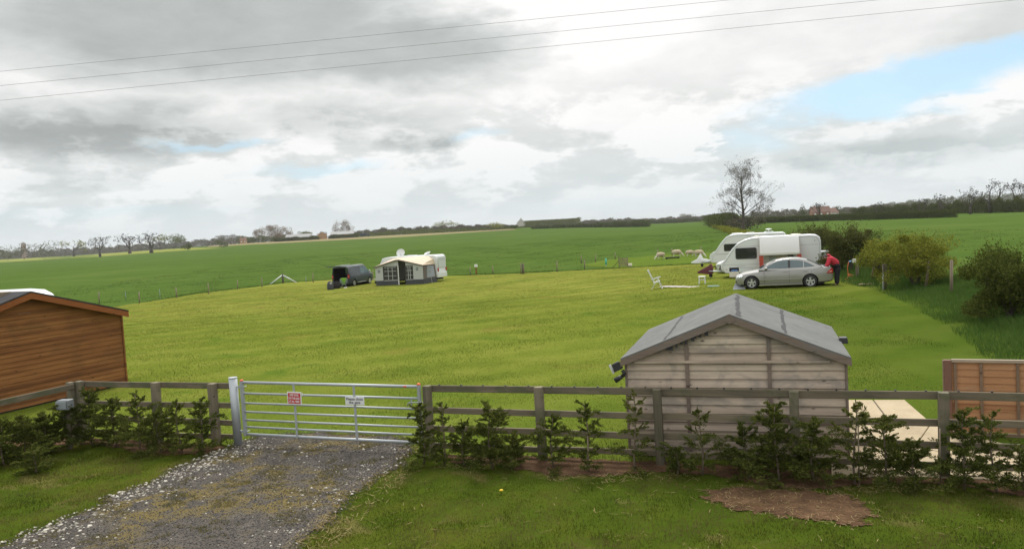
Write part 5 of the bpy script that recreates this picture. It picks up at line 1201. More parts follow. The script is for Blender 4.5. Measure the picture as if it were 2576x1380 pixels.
q = at(2102, 718); pr = thing('person', 'person in red hooded top and black trousers bending over the silver car boot', 'person', tuple(q), HRZ)
M_skin = simple('skin', (.46, .28, .20), .6, var=.06)
# local: x forward (towards the boot), z up; hips bent, knees nearly straight
J = [((-.10, 0, .93), .08), ((.02, 0, 1.10), .09), ((.20, 0, 1.28), .10), ((.30, 0, 1.36), .08), ((.37, 0, 1.395), .055), ((.43, 0, 1.40), .075), ((.49, 0, 1.37), .078)]
Bn = [(0, 1), (1, 2), (2, 3), (3, 4), (4, 5), (5, 6)]
for s in (1, -1):
    b0 = len(J)
    J += [((-.08, s*.10, .88), .06), ((-.05, s*.115, .50), .05), ((-.05, s*.12, .10), .042), ((.06, s*.13, .04), .036),
          ((.27, s*.19, 1.33), .062), ((.33, s*.23, 1.06), .046), ((.47, s*.18, .90), .034), ((.53, s*.16, .86), .032)]
    Bn += [(0, b0), (b0, b0+1), (b0+1, b0+2), (b0+2, b0+3), (2, b0+4), (b0+4, b0+5), (b0+5, b0+6), (b0+6, b0+7)]
    for k, (dy, ln) in enumerate(((-.03, .07), (-.01, .085), (.01, .08), (.03, .06))):
        n0 = len(J); J += [((.57, s*(.16+dy), .845), .010), ((.57+ln*.6, s*(.16+dy), .82), .009), ((.57+ln*.75, s*(.16+dy*.9), .785), .008)]; Bn += [(b0+7, n0), (n0, n0+1), (n0+1, n0+2)]
    n0 = len(J); J += [((.54, s*.115, .85), .011), ((.58, s*.10, .82), .009)]; Bn += [(b0+7, n0), (n0, n0+1)]
body = skin_figure('body', J, Bn, M_skin, pr)
m = MB(); m.ell((.552, 0, 1.335), (.022, .016, .026), 8, 6)
for s in (1, -1): m.ell((.46, s*.078, 1.375), (.03, .014, .035), 8, 6)
hd = m.build('face_features', M_skin, body)
T = [((-.13, 0, .97), .165), ((.0, 0, 1.12), .19), ((.17, 0, 1.27), .20), ((.28, 0, 1.345), .15), ((.335, 0, 1.395), .095)]
TB = [(0, 1), (1, 2), (2, 3), (3, 4)]
for s in (1, -1):
    b0 = len(T); T += [((.26, s*.20, 1.31), .105), ((.32, s*.245, 1.06), .085), ((.44, s*.19, .93), .06)]; TB += [(2, b0), (b0, b0+1), (b0+1, b0+2)]
top = skin_figure('hooded_top', T, TB, simple('red_fleece', (.52, .035, .06), .9, var=.12), pr)
MB().ell((.27, 0, 1.475), (.11, .125, .055), 12, 8, Matrix.Rotation(R(-28), 3, 'Y')).build('hood', simple('red_fleece', (.52, .035, .06), .9), top)
T = [((-.07, 0, .97), .17), ((.02, 0, 1.10), .16)]; TB = [(0, 1)]
for s in (1, -1):
    b0 = len(T); T += [((-.11, s*.10, .86), .145), ((-.06, s*.115, .48), .115), ((-.05, s*.12, .06), .105)]; TB += [(0, b0), (b0, b0+1), (b0+1, b0+2)]
skin_figure('trousers', T, TB, simple('black_trousers', (.012, .012, .016), .9), pr)
m = MB(); m.ell((.425, 0, 1.44), (.105, .090, .075), 14, 10, Matrix.Rotation(R(28), 3, 'Y')); m.build('hair', simple('dark_grey_hair', (.07, .065, .06), .8), pr)
for s in (1, -1): MB().ell((.03, s*.125, .035), (.145, .052, .045), 12, 8).build('shoe', M_under, pr)

def wool_mat():
    m, t = newmat('sheep_wool'); p = t.obj(); n = t.noise(9, 4, .65, p); k = t.noise(26, 3, .6, p)
    c = t.ramp(n, [(.32, (.36, .285, .20)), (.5, (.47, .39, .28)), (.68, (.55, .48, .36))]); t.bsdf(c, 1.0, 0, t.bump(k, .8, .03), .05); return m
M_wool = wool_mat(); M_face = simple('sheep_face', (.60, .56, .47), .8, var=.08)
def sheep(label, px, py, head, grz=True, sc=1.0):
    q = at(px, py); t = thing('sheep', label, 'sheep', tuple(q), head, 'sheep grazing in the paddock'); t.scale = (sc, sc, sc)
    J = [((0, 0, .52), .17), ((-.34, 0, .54), .16), ((.30, 0, .52), .15), ((.46, 0, .42), .10), ((.60, 0, .20), .075), ((.70, 0, .10), .05), ((.75, 0, .05), .035)]
    B_ = [(0, 1), (0, 2), (2, 3), (3, 4), (4, 5), (5, 6)]
    for s in (1, -1):
        n0 = len(J); J += [((.26, s*.12, .40), .06), ((.27, s*.13, .21), .032), ((.27, s*.13, .03), .030)]; B_ += [(2, n0), (n0, n0+1), (n0+1, n0+2)]
        n0 = len(J); J += [((-.34, s*.12, .42), .08), ((-.28, s*.13, .30), .05), ((-.38, s*.13, .20), .030), ((-.35, s*.13, .03), .030)]; B_ += [(1, n0), (n0, n0+1), (n0+1, n0+2), (n0+2, n0+3)]
        n0 = len(J); J += [((.60, s*.07, .24), .022), ((.59, s*.13, .23), .016)]; B_ += [(4, n0), (n0, n0+1)]
    skin_figure('body', J, B_, M_face, t)
    rn = random.Random(px); m = MB(); rings = []
    for i in range(13):
        u = i/12; x = -.56+1.04*u; r_ = math.sqrt(max(0.003, 1-(2*u-1)**2))**.75; ring = []
        for k in range(16):
            a = 2*math.pi*k/16; rr = r_*(1+rn.uniform(-.045, .045)); ring.append((x, .27*rr*math.cos(a), .545-.05*max(0, u-.6)+.255*rr*math.sin(a)))
        rings.append(ring)
    f = m.loft(rings).build('fleece', M_wool, t)
    return t
sheep('sheep facing left with its white head down, leftmost of the four', 1661, 652.5, R(195), sc=.95)
sheep('plump sheep grazing just behind the dark trough', 1703, 646.8, R(-8), sc=1.02)
sheep('sheep grazing right of the one behind the trough', 1736, 645.9, R(-5), sc=.9)
sheep('sheep grazing with its rump raised, nearest to the caravans', 1759, 647.5, R(-38), sc=1.0)
q = at(1691, 651.3); o = thing('feed_trough', 'long dark feed trough on the paddock grass among the sheep', 'trough', tuple(q), R(6))
m = MB(); m.loft([[(-.7, -.16, .22), (-.7, .16, .22), (-.7, .10, .08), (-.7, -.10, .08)], [(.7, -.16, .22), (.7, .16, .22), (.7, .10, .08), (.7, -.10, .08)]]); m.build('trough', simple('dark_trough', (.035, .03, .025), .8), o)
for x in (-.6, .6): MB().bb((x-.03, -.15, 0), (x+.03, .15, .10)).build('foot', M_under, o)
# reclining chair frame
q = at(1650, 727); ch = thing('reclining_chair', 'white slatted reclining garden chair on the grass at the end of the beige mat', 'chair', tuple(q), R(-14))
M_rc = simple('white_frame', (.56, .58, .60), .4, var=.08)
def bars_(nm, lst, w=.035, h_=.03, mat=M_rc, par=ch):
    for a, b in lst: MB().bar(a, b, w, h_).build(nm, mat, par, .005, 1)
for y in (-.24, .24):
    MB().bar((-.10, y, .40), (-.36, y, .98), .05, .03).build('back_upright', M_rc, ch, .005, 1); MB().bar((-.36, y, .98), (-.42, y, 1.10), .06, .05).build('back_tip', M_rc, ch, .01, 1)
    MB().bar((-.22, y*1.15, .56), (.26, y*1.15, .68), .06, .035).build('armrest', M_rc, ch, .005, 1)
    MB().bar((.10, y*1.1, .62), (.36, y*1.1, .0), .04, .03).build('leg', M_rc, ch, .005, 1); MB().bar((.05, y, .48), (-.24, y, .0), .035, .03).build('leg', M_rc, ch, .005, 1)
    MB().bar((-.14, y, .36), (.22, y, .44), .04, .03).build('seat_rail', M_rc, ch, .005, 1)
m = MB()
for i in range(5): m.bar((-.1+i*.075, -.24, .385+i*.016), (-.1+i*.075, .24, .385+i*.016), .05, .015)
m.build('seat', M_rc, ch)
MB().bar((.34, -.26, .05), (.34, .26, .05), .03, .03).build('foot_bar', M_rc, ch); MB().bar((-.28, -.22, .82), (-.28, .22, .82), .03, .02).build('cross_bar', M_rc, ch)
ma, mbp = at(1662, 723.5), at(1768, 721.0); o = thing('ground_mat', 'long beige mat laid flat on the grass beside the reclining chair', 'mat', tuple((ma+mbp)/2), math.atan2((mbp-ma).y, (mbp-ma).x))
Lm = (mbp-ma).length; k = 18; m = MB(); rn = random.Random(3); vs = []
for i in range(k+1):
    for j, y in enumerate((-.36, 0, .36)): vs.append((-Lm/2+Lm*i/k, y+rn.uniform(-.01, .01), .035+rn.uniform(0, .02)))
m.quadset(vs, [(i*3+j, (i+1)*3+j, (i+1)*3+j+1, i*3+j+1) for i in range(k) for j in range(2)], True); m.build('mat', simple('beige_matting', (.40, .36, .335), .9, var=.12, scale=4), o)
q = at(1766, 714.5); o = thing('stool', 'small white plastic stool on the grass left of the caravan hitch', 'stool', tuple(q), R(-18))
MB().bb((-.19, -.15, .40), (.19, .15, .455)).build('seat', M_white, o, .015)
for a in (-1, 1):
    for b_ in (-1, 1): MB().bar((a*.15, b_*.11, .40), (a*.17, b_*.13, 0), .035, .035).build('leg', M_white, o)
    MB().bar((-.15, a*.115, .26), (.15, a*.115, .26), .02, .035).build('rung', M_white, o)
q = at(1794, 720.5); o = thing('door_mat', 'small blue mat on the grass in front of the silver car', 'mat', tuple(q), R(-14)); MB().bb((-.30, -.2, .02), (.30, .2, .045)).build('mat', simple('blue_mat', (.16, .26, .31), .9, var=.2), o)
# hurdle, bucket, teal tube
q = at(1568, 672); hu = thing('wooden_hurdle', 'pale wooden slatted hurdle standing at the corner of the sheep paddock', 'hurdle', tuple(q), R(-35))
for x in (-.45, .45): MB().bb((x-.03, -.03, 0), (x+.03, .03, 1.05 if x < 0 else .92)).build('upright', M_stake, hu)
for i in range(6): MB().bb((-.45, -.045, .12+i*.135), (.45, -.031, .20+i*.135)).build('slat', M_stake, hu)
MB().bar((-.1, -.055, .9), (.38, -.055, .18), .02, .07).build('brace', M_stake, hu); MB().bar((-.45, -.05, .6), (-1.0, -.3, 0), .05, .05).build('prop', simple('dark_prop', (.06, .05, .04), .9), hu)
q = at(1585, 671.5); o = thing('bucket', 'cream bucket on the grass at the foot of the wooden hurdle', 'bucket', tuple(q)); m = MB(); m.loft([[(r_*math.cos(a*math.pi/8), r_*math.sin(a*math.pi/8), z) for a in range(16)] for r_, z in ((.13, 0), (.19, .34), (.17, .34), (.12, .04))]); m.build('bucket', simple('cream_plastic', (.62, .57, .45), .5), o)
q = at(1524, 668.5); o = thing('tree_guard', 'teal plastic tree guard tube standing in the wire fence line', 'tree guard', tuple(q)); MB().tube([(0, 0, .1), (.02, 0, .74)], [.085, .095], 10).build('tube', simple('teal_plastic', (.06, .40, .32), .5), o); MB().tube([(0, 0, 0), (0, 0, .12)], .07, 10).build('sleeve', M_white, o)
# white motor caravan roof behind the cabin
q = ray_at_y(20, 741, 30.0); o = thing('caravan', 'white caravan roof showing behind the black cabin roof at the left edge', 'caravan', (q.x-1.9, q.y+1.0, float(tz(q.x, q.y))), R(-8))
hz_ = q.z-float(tz(q.x, q.y))+.12
pf = [(-2.6, .4), (-2.6, hz_-.3), (-2.4, hz_-.05), (-2, hz_), (1.6, hz_), (2.2, hz_-.06), (2.55, hz_-.25), (2.9, hz_-.9), (3.0, .8), (2.8, .4)]
MB().prism(pf, 'y', -1.05, 1.05).build('body', M_cwhite, o, .08, 3)
arc_strip([(1.2, hz_-.07), (2.1, hz_-.14), (2.5, hz_-.36)], -1.06, .03, 'edge_trim', o)
MB().bb((-1.5, -1.065, 1.2), (.3, -1.052, 1.8)).build('window', M_dglass, o)
for s in (1, -1): wheel(o, -.2, s*.9, s, .32, .18, .19, 6)
# ---------------------------------------------------------------- hedges, trees, far country
rng = np.random.default_rng(21)
def crown_pts(n, cx, cy, cz, rx, ry, rz_, lumps=9, hollow=0.55, seed=0, spread=(0.25, 0.72), lump=(0.26, 0.50)):
    """points spread through an uneven crown made of overlapping clumps"""
    r = np.random.default_rng(seed); d = r.normal(size=(lumps, 3)); d /= np.linalg.norm(d, axis=1)[:, None]
    c = d*r.uniform(spread[0], spread[1], (lumps, 1)); s = r.uniform(lump[0], lump[1], lumps)
    k = r.integers(0, lumps, n); v = r.normal(size=(n, 3)); v /= np.linalg.norm(v, axis=1)[:, None]
    p = c[k]+v*(s[k]*(hollow+(1-hollow)*r.random(n)**0.6))[:, None]
    p[:, 2] = np.maximum(p[:, 2], -0.85)
    return p*np.array([rx, ry, rz_])+np.array([cx, cy, cz])
M_lg = leaf_mat('spring_leaves', [(0.042, 0.066, 0.0144), (0.09, 0.1176, 0.0264), (0.156, 0.168, 0.0432)], trans=0.25)
M_ly = leaf_mat('hawthorn_leaves', [(0.075, 0.091, 0.018), (0.1641, 0.1837, 0.03), (0.2891, 0.28, 0.048)], trans=0.3)
M_ld = leaf_mat('dark_leaves', [(0.0319, 0.0448, 0.0156), (0.0653, 0.084, 0.0234), (0.116, 0.1288, 0.039)], trans=0.2)
M_lb = leaf_mat('brown_buds', [(0.060, 0.054, 0.036), (0.098, 0.090, 0.060), (0.145, 0.132, 0.090)], trans=0.1)
M_lc = leaf_mat('copper_buds', [(0.138, 0.102, 0.0688), (0.2185, 0.174, 0.125), (0.299, 0.252, 0.1875)], trans=0.1)
M_lgr = leaf_mat('grey_twigs', [(0.045, 0.0413, 0.0345), (0.0713, 0.0675, 0.0555), (0.0975, 0.0938, 0.075)], trans=0.1)
M_wood = simple('tree_bark', (.075, .062, .050), .95, var=.3, scale=3)
def limbs(mb, p, d, L, rad, depth, r, tips, spread=.55, n=2, segs=4, up=.12, shrink=.72):
    pts = [p]; rr = [rad]; q = p.copy(); dd = d.copy()
    for i in range(segs):
        dd = (dd+Vector((r.uniform(-1, 1), r.uniform(-1, 1), r.uniform(-.7, 1)))*.17+Vector((0, 0, up*.3))).normalized(); q = q+dd*(L/segs); pts.append(q.copy()); rr.append(rad*(1-.42*(i+1)/segs))
    mb.tube(pts, rr, 6 if depth > 2 else (4 if depth > 0 else 3), cap=False)
    if depth == 0: tips.append((q, dd)); return
    for k in range(n+(1 if r.random() < .45 else 0)):
        t = r.uniform(.45, 1.0) if k else 1.0; base = pts[min(segs, max(1, int(round(t*segs))))]
        a = dd.orthogonal().normalized(); a.rotate(Matrix.Rotation(r.uniform(0, 6.283), 3, dd)); nd = (dd+a*r.uniform(spread*.5, spread*1.3)+Vector((0, 0, up))).normalized()
        limbs(mb, base, nd, L*r.uniform(shrink*.8, shrink*1.15), rr[min(segs, max(1, int(round(t*segs))))]*.72, depth-1, r, tips, spread, n, segs, up, shrink)
def tree_meshes(kind, seed, h=10.0, w=8.0, nleaf=900, leaf=.5, depth=4, trunk=.22, fat=1.0, mat_fill=False):
    """unit builder: trunk mesh + crown mesh, h metres tall"""
    r = random.Random(seed); mb = MB(); tips = []
    tr = h*trunk
    limbs_ = []
    mb.tube([(0, 0, -.2), (r.uniform(-.1, .1), 0, tr*.5), (r.uniform(-.2, .2), r.uniform(-.2, .2), tr)], [h*.030*fat, h*.024*fat, h*.021*fat], 8)
    top = Vector((0, 0, tr))
    if kind in ('bare', 'oak', 'ash'):
        L0 = {'bare': .26, 'oak': .24, 'ash': .27}[kind]*h; sp = {'bare': .5, 'oak': .95, 'ash': .55}[kind]
        for k in range(5 if kind == 'oak' else 4):
            a = 6.283*k/4+r.uniform(-.4, .4); tilt = r.uniform(.35, .9) if kind != 'oak' else r.uniform(.7, 1.4)
            if k == 0: tilt = .1
            limbs(mb, top.copy(), Vector((math.cos(a)*tilt, math.sin(a)*tilt, 1)).normalized(), L0*r.uniform(.85, 1.15), h*.014*fat, depth, r, tips, sp, 2, 4, .10 if kind == 'oak' else .22, .74)
    V = np.array(mb.v); 
    T = np.array([t[0] for t in tips]) if tips else np.zeros((0, 3))
    zmax = max(V[:, 2].max(), T[:, 2].max() if len(T) else 0); wid = np.percentile(np.abs(np.concatenate([V[:, 0], V[:, 1]])), 99)
    if tips:
        sxy = w/2/max(wid, .1); sz_ = h/zmax; S = np.array([sxy, sxy, sz_]); mb.v = [tuple(x) for x in (V*S)]; T = T*S
        k = rng.integers(0, len(T), nleaf); P = T[k]+rng.normal(size=(nleaf, 3))*np.array([.05*w, .05*w, .05*h])*.7
    else:
        P = crown_pts(nleaf, 0, 0, h*(.5+trunk*.55), w/2*1.25, w/2*1.25, h*(.5-trunk*.5)*1.25, 12 if w > h*.5 else 8, .15 if mat_fill else .5, seed)
        P[:, 2] = np.clip(P[:, 2], h*.12, None)
    lv, lf = leaves(P, np.full(len(P), leaf), .15, .6)
    return mb, lv, lf
PROTO = {}
def tree(name, kind, label, loc, h, w, mat, nleaf=900, leaf=.5, seed=0, depth=4, trunk=.22, group=None, fat=1.0):
    t = thing(name, label, 'tree', loc, random.Random(seed).uniform(0, 6.28), group)
    mb, lv, lf = tree_meshes(kind, seed, h, w, nleaf, leaf, depth, trunk, fat, mat is M_lc)
    mb.build('trunk', M_wood, t, fix=False); np_mesh('crown', lv, lf, mat, t)
    return t
def px_tree(px, py, top, wpx, kind, mat, label, name='tree', nleaf=700, leafpx=3.2, seed=0, depth=3, trunk=.22, group='far trees along the horizon', Y=None):
    q = at(px, py) if Y is None else None
    if Y is not None: d = ray(px, py); p = CP+d*(Y/d.y); q = on(p.x, p.y)
    k = q.y/FOC; h = (py-top)*k; w = wpx*k
    return tree(name, kind, label, tuple(q), h, w, mat, nleaf, leafpx*k, seed, depth, trunk, group, .9 if mat is M_lc else 1.5)
# --- big tree behind the caravans
rng = np.random.default_rng(3)
q = at(1868, 582); k = q.y/FOC
bt = thing('big_tree', 'tall half bare tree standing in the hedge behind the two white caravans', 'tree', tuple(q))
bh, bw = 150*k, 122*k; r_ = random.Random(19); mb = MB(); tips = []
lead = [Vector((math.sin(u*5.5)*bh*.022+u*u*.03*bh, .02*bh*math.sin(u*4), bh*u*.93)) for u in [i/12 for i in range(13)]]
mb.tube(lead, [bh*(.026*(1-i/12)**.8+.003) for i in range(13)], 8)
for i in range(30):
    u = .16+.80*i/30; p0 = lead[int(u*12)].lerp(lead[min(12, int(u*12)+1)], u*12-int(u*12)); a = i*2.4+r_.uniform(-1.1, 1.1)
    prof_ = .50 if u < .26 else (.56 if u < .42 else (.46 if u < .55 else .36*(1.15-u)/.5+.07)); L_ = bw*prof_*r_.uniform(.34, .74); el_ = .35+.7*u
    limbs(mb, p0, Vector((math.cos(a), math.sin(a), el_)).normalized(), L_, bh*.0085*(1.25-u), 4, r_, tips, .75, 2, 4, .10, .70)
for s_x, L_ in ((1, .30), (-1, .24)): limbs(mb, lead[2], Vector((s_x, .2, .45)).normalized(), bw*L_, bh*.011, 5, r_, tips, .7, 2, 4, .12, .74)
mb.build('trunk', M_wood, bt, fix=False)
T = np.array([t[0] for t in tips]); kk = rng.integers(0, len(T), 9000); P = T[kk]+rng.normal(size=(9000, 3))*.30; V, F = leaves(P, np.full(len(P), .20), .15, .6); np_mesh('crown', V, F, M_lb, bt)
# --- far trees, left to right
FT = [(252, 646, 594, 66, 'oak', M_lgr, 'gnarled dark bare oak at the far field edge, leftmost of the three standing alone', 330, 4), (327, 638, 588, 76, 'oak', M_lgr, 'second gnarled bare oak along the far field edge, right of the leftmost oak', 330, 5),
 (381, 636, 583, 56, 'ash', M_lgr, 'slender bare tree just right of the two gnarled bare oaks', 260, 6), (404, 628, 590, 54, 'oak', M_ly, 'half leafed tree between the slender bare tree and the round green tree', 380, 7),
 (438, 626, 590, 66, 'leafy', M_lg, 'round fresh green tree on the left horizon with a clear trunk', 900, 8), (473, 629, 611, 30, 'bush', M_ld, 'small dark green bush right of the round fresh green tree', 300, 9), (558, 623, 602, 44, 'bush', M_ld, 'dark green bush at the edge of the pale stubble strip', 350, 10),
 (20, 656, 618, 62, 'bush', M_ld, 'dark tree mass cut by the left edge of the photo', 600, 13), (62, 653, 616, 60, 'bush', M_lb, 'brownish tree between the dark masses at the far left', 600, 14), (112, 650, 606, 76, 'bush', M_ld, 'broad dark green tree at the far left, tallest of that clump', 700, 15), (186, 645, 605, 60, 'oak', M_ly, 'domed yellowish tree between the far left clump and the gnarled oaks', 420, 16),
 (572, 614, 588, 66, 'oak', M_lb, 'wide brown bare tree left of the pale poplars', 500, 17), (650, 606, 566, 40, 'ash', M_lc, 'pale copper poplar left of the big copper clump', 520, 18), (700, 606, 560, 62, 'ash', M_lc, 'tallest pale copper poplar in the big copper clump', 1500, 19), (728, 606, 574, 34, 'ash', M_lc, 'shorter copper poplar at the right of the big copper clump', 380, 20),
 (769, 602, 578, 34, 'leafy', M_lg, 'light green tree before the orange gabled barn', 420, 21), (812, 596, 578, 20, 'leafy', M_lgr, 'small grey tree behind the barns', 200, 22), (852, 600, 556, 36, 'ash', M_lc, 'left one of the pair of tall feathery poplars behind the barns', 460, 23), (877, 598, 552, 34, 'ash', M_lc, 'right one of the pair of tall feathery poplars behind the barns', 460, 24),
 (1117, 583, 555, 66, 'leafy', M_ly, 'big round pale green tree rising above the middle treeline', 900, 25), (1250, 578, 560, 50, 'leafy', M_ly, 'yellow green round tree left of the poplar plantation', 500, 26), (1288, 576, 563, 30, 'bush', M_ld, 'dark round tree just left of the white gabled house', 300, 27),
 (1727, 553, 537, 36, 'bush', M_lg, 'rounded green tree on the middle horizon left of the big half bare tree', 350, 28), (2018, 545, 514, 24, 'fir', M_ld, 'dark pointed evergreen on the right horizon near the red roofed house', 420, 29), (2106, 540, 517, 34, 'bush', M_ld, 'dark rounded evergreen right of the red roofed house', 380, 30),
 (2062, 556, 512, 40, 'ash', M_lgr, 'thin bare tree rising from the clipped dark hedge before the red roofed house', 160, 31), (2208, 535, 494, 46, 'ash', M_lgr, 'small pale bare tree behind the tall far hedge, left one', 160, 32), (2316, 528, 484, 44, 'ash', M_lgr, 'bare tree behind the tall far hedge, before the hillside', 160, 33), (2364, 528, 474, 46, 'ash', M_lgr, 'bare tree right of the one before the hillside', 160, 34),
 (2440, 536, 468, 70, 'oak', M_lgr, 'left tree of the big bare group at the far right', 340, 35), (2490, 536, 455, 96, 'oak', M_lgr, 'widest bare tree in the group at the far right', 480, 36), (2560, 536, 456, 70, 'ash', M_lgr, 'ivy clad bare tree at the right edge of the photo', 420, 37), (2468, 534, 482, 16, 'bush', M_ld, 'dark ivy covered trunk among the big bare group at the far right', 300, 38)]
for (px, py, tp, wp, kd, mt, lb, nl, sd_) in FT:
    rng = np.random.default_rng(sd_)
    k2 = 'leafy' if kd in ('bush', 'fir', 'leafy') or mt is M_lc else kd
    Y = None
    if px > 2180: Y = 300 if px < 2400 else 285
    if 1990 < px < 2120 and kd != 'ash': Y = 620
    if kd == 'ash' and px == 2062: Y = 340
    if 640 < px < 900: Y = 830
    px_tree(px, py, tp, wp, k2, mt, lb, 'tree', int(nl*(2.4 if mt is M_lc else 1)), 2.0 if mt is M_lc else 3.0, sd_, 3, .12 if mt is M_lc else {'leafy': .26, 'bush': .02, 'fir': .04, 'oak': .26, 'ash': .2}[kd], Y=Y)
# --- woods that read as one mass, and hedges
def mass(name, pts, dens, depth_m, mat, leafpx, seed, kind='stuff', label=None, cat=None, group=None, flat=False):
    """pts: (px, base_y, top_y, Y): a belt of crowns between picture columns, each crown at its own distance"""
    r = np.random.default_rng(seed); Ps = []; sz = []
    for (a, b) in zip(pts[:-1], pts[1:]):
        n = int(abs(b[0]-a[0])*dens*2.6)
        for _ in range(n):
            t = r.random(); px = a[0]+(b[0]-a[0])*t; py = a[1]+(b[1]-a[1])*t; tp = a[2]+(b[2]-a[2])*t; Y = a[3]+(b[3]-a[3])*t
            Y2 = Y+r.uniform(0, depth_m); d = ray(px, py); p = CP+d*(Y2/d.y); z0 = float(tz(p.x, p.y)); k = Y/FOC
            lump = 1.0 if flat else 0.78+0.22*math.sin(px*.21+seed)*math.sin(px*.083+seed*2)+r.uniform(-.08, .08)
            H = max(1.0, (CAMZ+ray(px, tp).z/ray(px, tp).y*Y)-z0)*lump
            m = 9; u = r.random(m)**.8; Ps.append(np.column_stack([p.x+r.normal(0, 3.2*k, m), p.y+r.normal(0, 3*k, m), z0+H*u])); sz.append(np.full(m, leafpx*.78*k))
    P = np.concatenate(Ps); rng_ = np.concatenate(sz)
    V, F = leaves(P, rng_, .1, .65); o = np_mesh(name, V, F, mat); tag(o, label, cat, group, None if label else kind); return o
rng = np.random.default_rng(5)
mass('far_wood', [(-60, 652, 628, 1500), (90, 640, 625, 1500), (200, 634, 620, 1500), (300, 629, 615, 1450), (420, 622, 607, 1400), (560, 615, 594, 1300), (640, 610, 590, 1200)], 2.2, 120, M_lb, 3.4, 1)
mass('far_wood', [(600, 611, 594, 950), (700, 606, 588, 930), (800, 601, 590, 930)], 2.0, 40, M_ld, 3.4, 2)
mass('far_wood', [(885, 598, 580, 860), (960, 594, 572, 820), (1010, 592, 570, 800), (1090, 588, 566, 780), (1180, 583, 563, 760), (1260, 579, 564, 760), (1330, 576, 563, 760)], 2.6, 50, M_lb, 3.4, 3)
mass('far_wood', [(890, 599, 588, 800), (1000, 594, 578, 780), (1100, 588, 574, 750), (1200, 583, 573, 740), (1325, 577, 568, 740)], 1.3, 30, M_lg, 3.2, 4)
mass('poplar_plantation', [(1322, 576, 555, 720), (1400, 572, 551, 720), (1452, 569, 548, 720), (1458, 569, 545, 720)], 6.0, 60, leaf_mat('poplar_leaves', [(.07, .085, .03), (.11, .125, .045), (.16, .17, .065)], trans=.2), 2.6, 5, flat=True)
mass('far_wood', [(1458, 568, 553, 1000), (1560, 562, 546, 1000), (1640, 558, 548, 1100), (1720, 554, 541, 1200), (1810, 549, 540, 1200)], 2.4, 100, M_lb, 3.2, 6)
mass('far_wood', [(1890, 549, 527, 700), (1980, 544, 524, 700), (2060, 540, 524, 700), (2150, 535, 518, 720), (2300, 527, 508, 800)], 2.6, 90, M_lb, 3.2, 7)
mass('hillside_wood', [(2190, 520, 513, 1700), (2330, 511, 498, 1600), (2420, 506, 489, 1500), (2600, 497, 480, 1500)], 2.2, 150, M_ld, 3.2, 8)
mass('far_hedge', [(1340, 581, 568, 620), (1480, 573, 560, 600), (1560, 569, 555, 560), (1632, 564, 549, 520)], 3.5, 14, M_ld, 3.0, 9, label='dark unclipped hedge on the middle horizon below the poplar plantation', cat='hedge')
mass('far_hedge', [(1500, 567, 558, 900), (1640, 559, 552, 900), (1760, 553, 547, 900)], 2.0, 14, M_ld, 3.0, 19, label='low dark hedge on the skyline left of the big half bare tree', cat='hedge')
mass('clipped_hedge', [(1905, 562, 547, 370), (2060, 555, 540, 330), (2200, 552, 534, 275), (2320, 548, 530, 250), (2405, 545, 525, 232)], 5.5, 3, M_ld, 2.4, 10, label='long low clipped dark hedge across the far right field', cat='hedge', flat=True)
mass('tall_hedge', [(2145, 545, 520, 425), (2260, 541, 512, 370), (2400, 537, 502, 320), (2500, 535, 496, 280), (2600, 532, 490, 255)], 6.5, 8, leaf_mat('hedge_leaves', [(.03, .042, .012), (.062, .075, .020), (.10, .11, .03)], trans=.2), 2.8, 11, label='tall shaggy green hedge behind the clipped one at the far right', cat='hedge')
mass('far_hedge', [(-40, 654, 644, 1650), (120, 645, 635, 1650), (250, 637, 629, 1600), (330, 633, 624, 1500), (480, 625, 617, 1300)], 2.0, 10, M_ld, 3.0, 12, label='dark field hedge behind the gnarled oaks on the left horizon', cat='hedge')
mass('far_hedge', [(690, 608, 597, 770), (800, 603.5, 592, 765)], 2.4, 5, M_ld, 2.8, 31, label='dark bushes in front of the low grey roofed barn', cat='hedge')
mass('far_hedge', [(828, 602, 590, 765), (900, 599, 586, 765)], 2.4, 5, M_ld, 2.8, 32, label='dark bushes in front of the long pale roofed barn', cat='hedge')
# boundary hedge running from the big tree towards the caravans
def hedge_line(name, label, pl, h, wd, mat, dens, leaf, seed):
    r = np.random.default_rng(seed); Ps = []
    for (x0, y0), (x1, y1) in zip(pl[:-1], pl[1:]):
        L = math.hypot(x1-x0, y1-y0); n = int(L*dens); t = r.random(n); x = x0+(x1-x0)*t; y = y0+(y1-y0)*t; a = r.normal(0, wd/2.6, n); nx_, ny_ = -(y1-y0)/L, (x1-x0)/L
        hh = h*(.75+.35*pnoise(x, y, .35, seed)); u = r.random(n)**.6; Ps.append(np.column_stack([x+nx_*a, y+ny_*a, tz(x, y)+hh*u]))
    P = np.concatenate(Ps); V, F = leaves(P, np.full(len(P), leaf), .1, .65); return tag(np_mesh(name, V, F, mat), label, 'hedge')
hl = pxy([(1795, 572), (1830, 584), (1880, 600), (1940, 614), (1990, 624)])
hedge_line('boundary_hedge', 'low yellowish clipped boundary hedge running behind the two white caravans', hl, 1.35, 1.2, M_ly, 130, .22, 13)
hl2 = pxy([(1790, 566), (1812, 570), (1836, 577)])
hedge_line('thicket', 'dark thicket at the foot of the big half bare tree', hl2, 5.0, 5, M_ld, 160, .5, 14)
hl3 = pxy([(1842, 577), (1880, 577), (1905, 575)])
hedge_line('thicket', 'brown scrub right of the trunk of the big half bare tree', hl3, 3.6, 4, M_lb, 90, .5, 15)
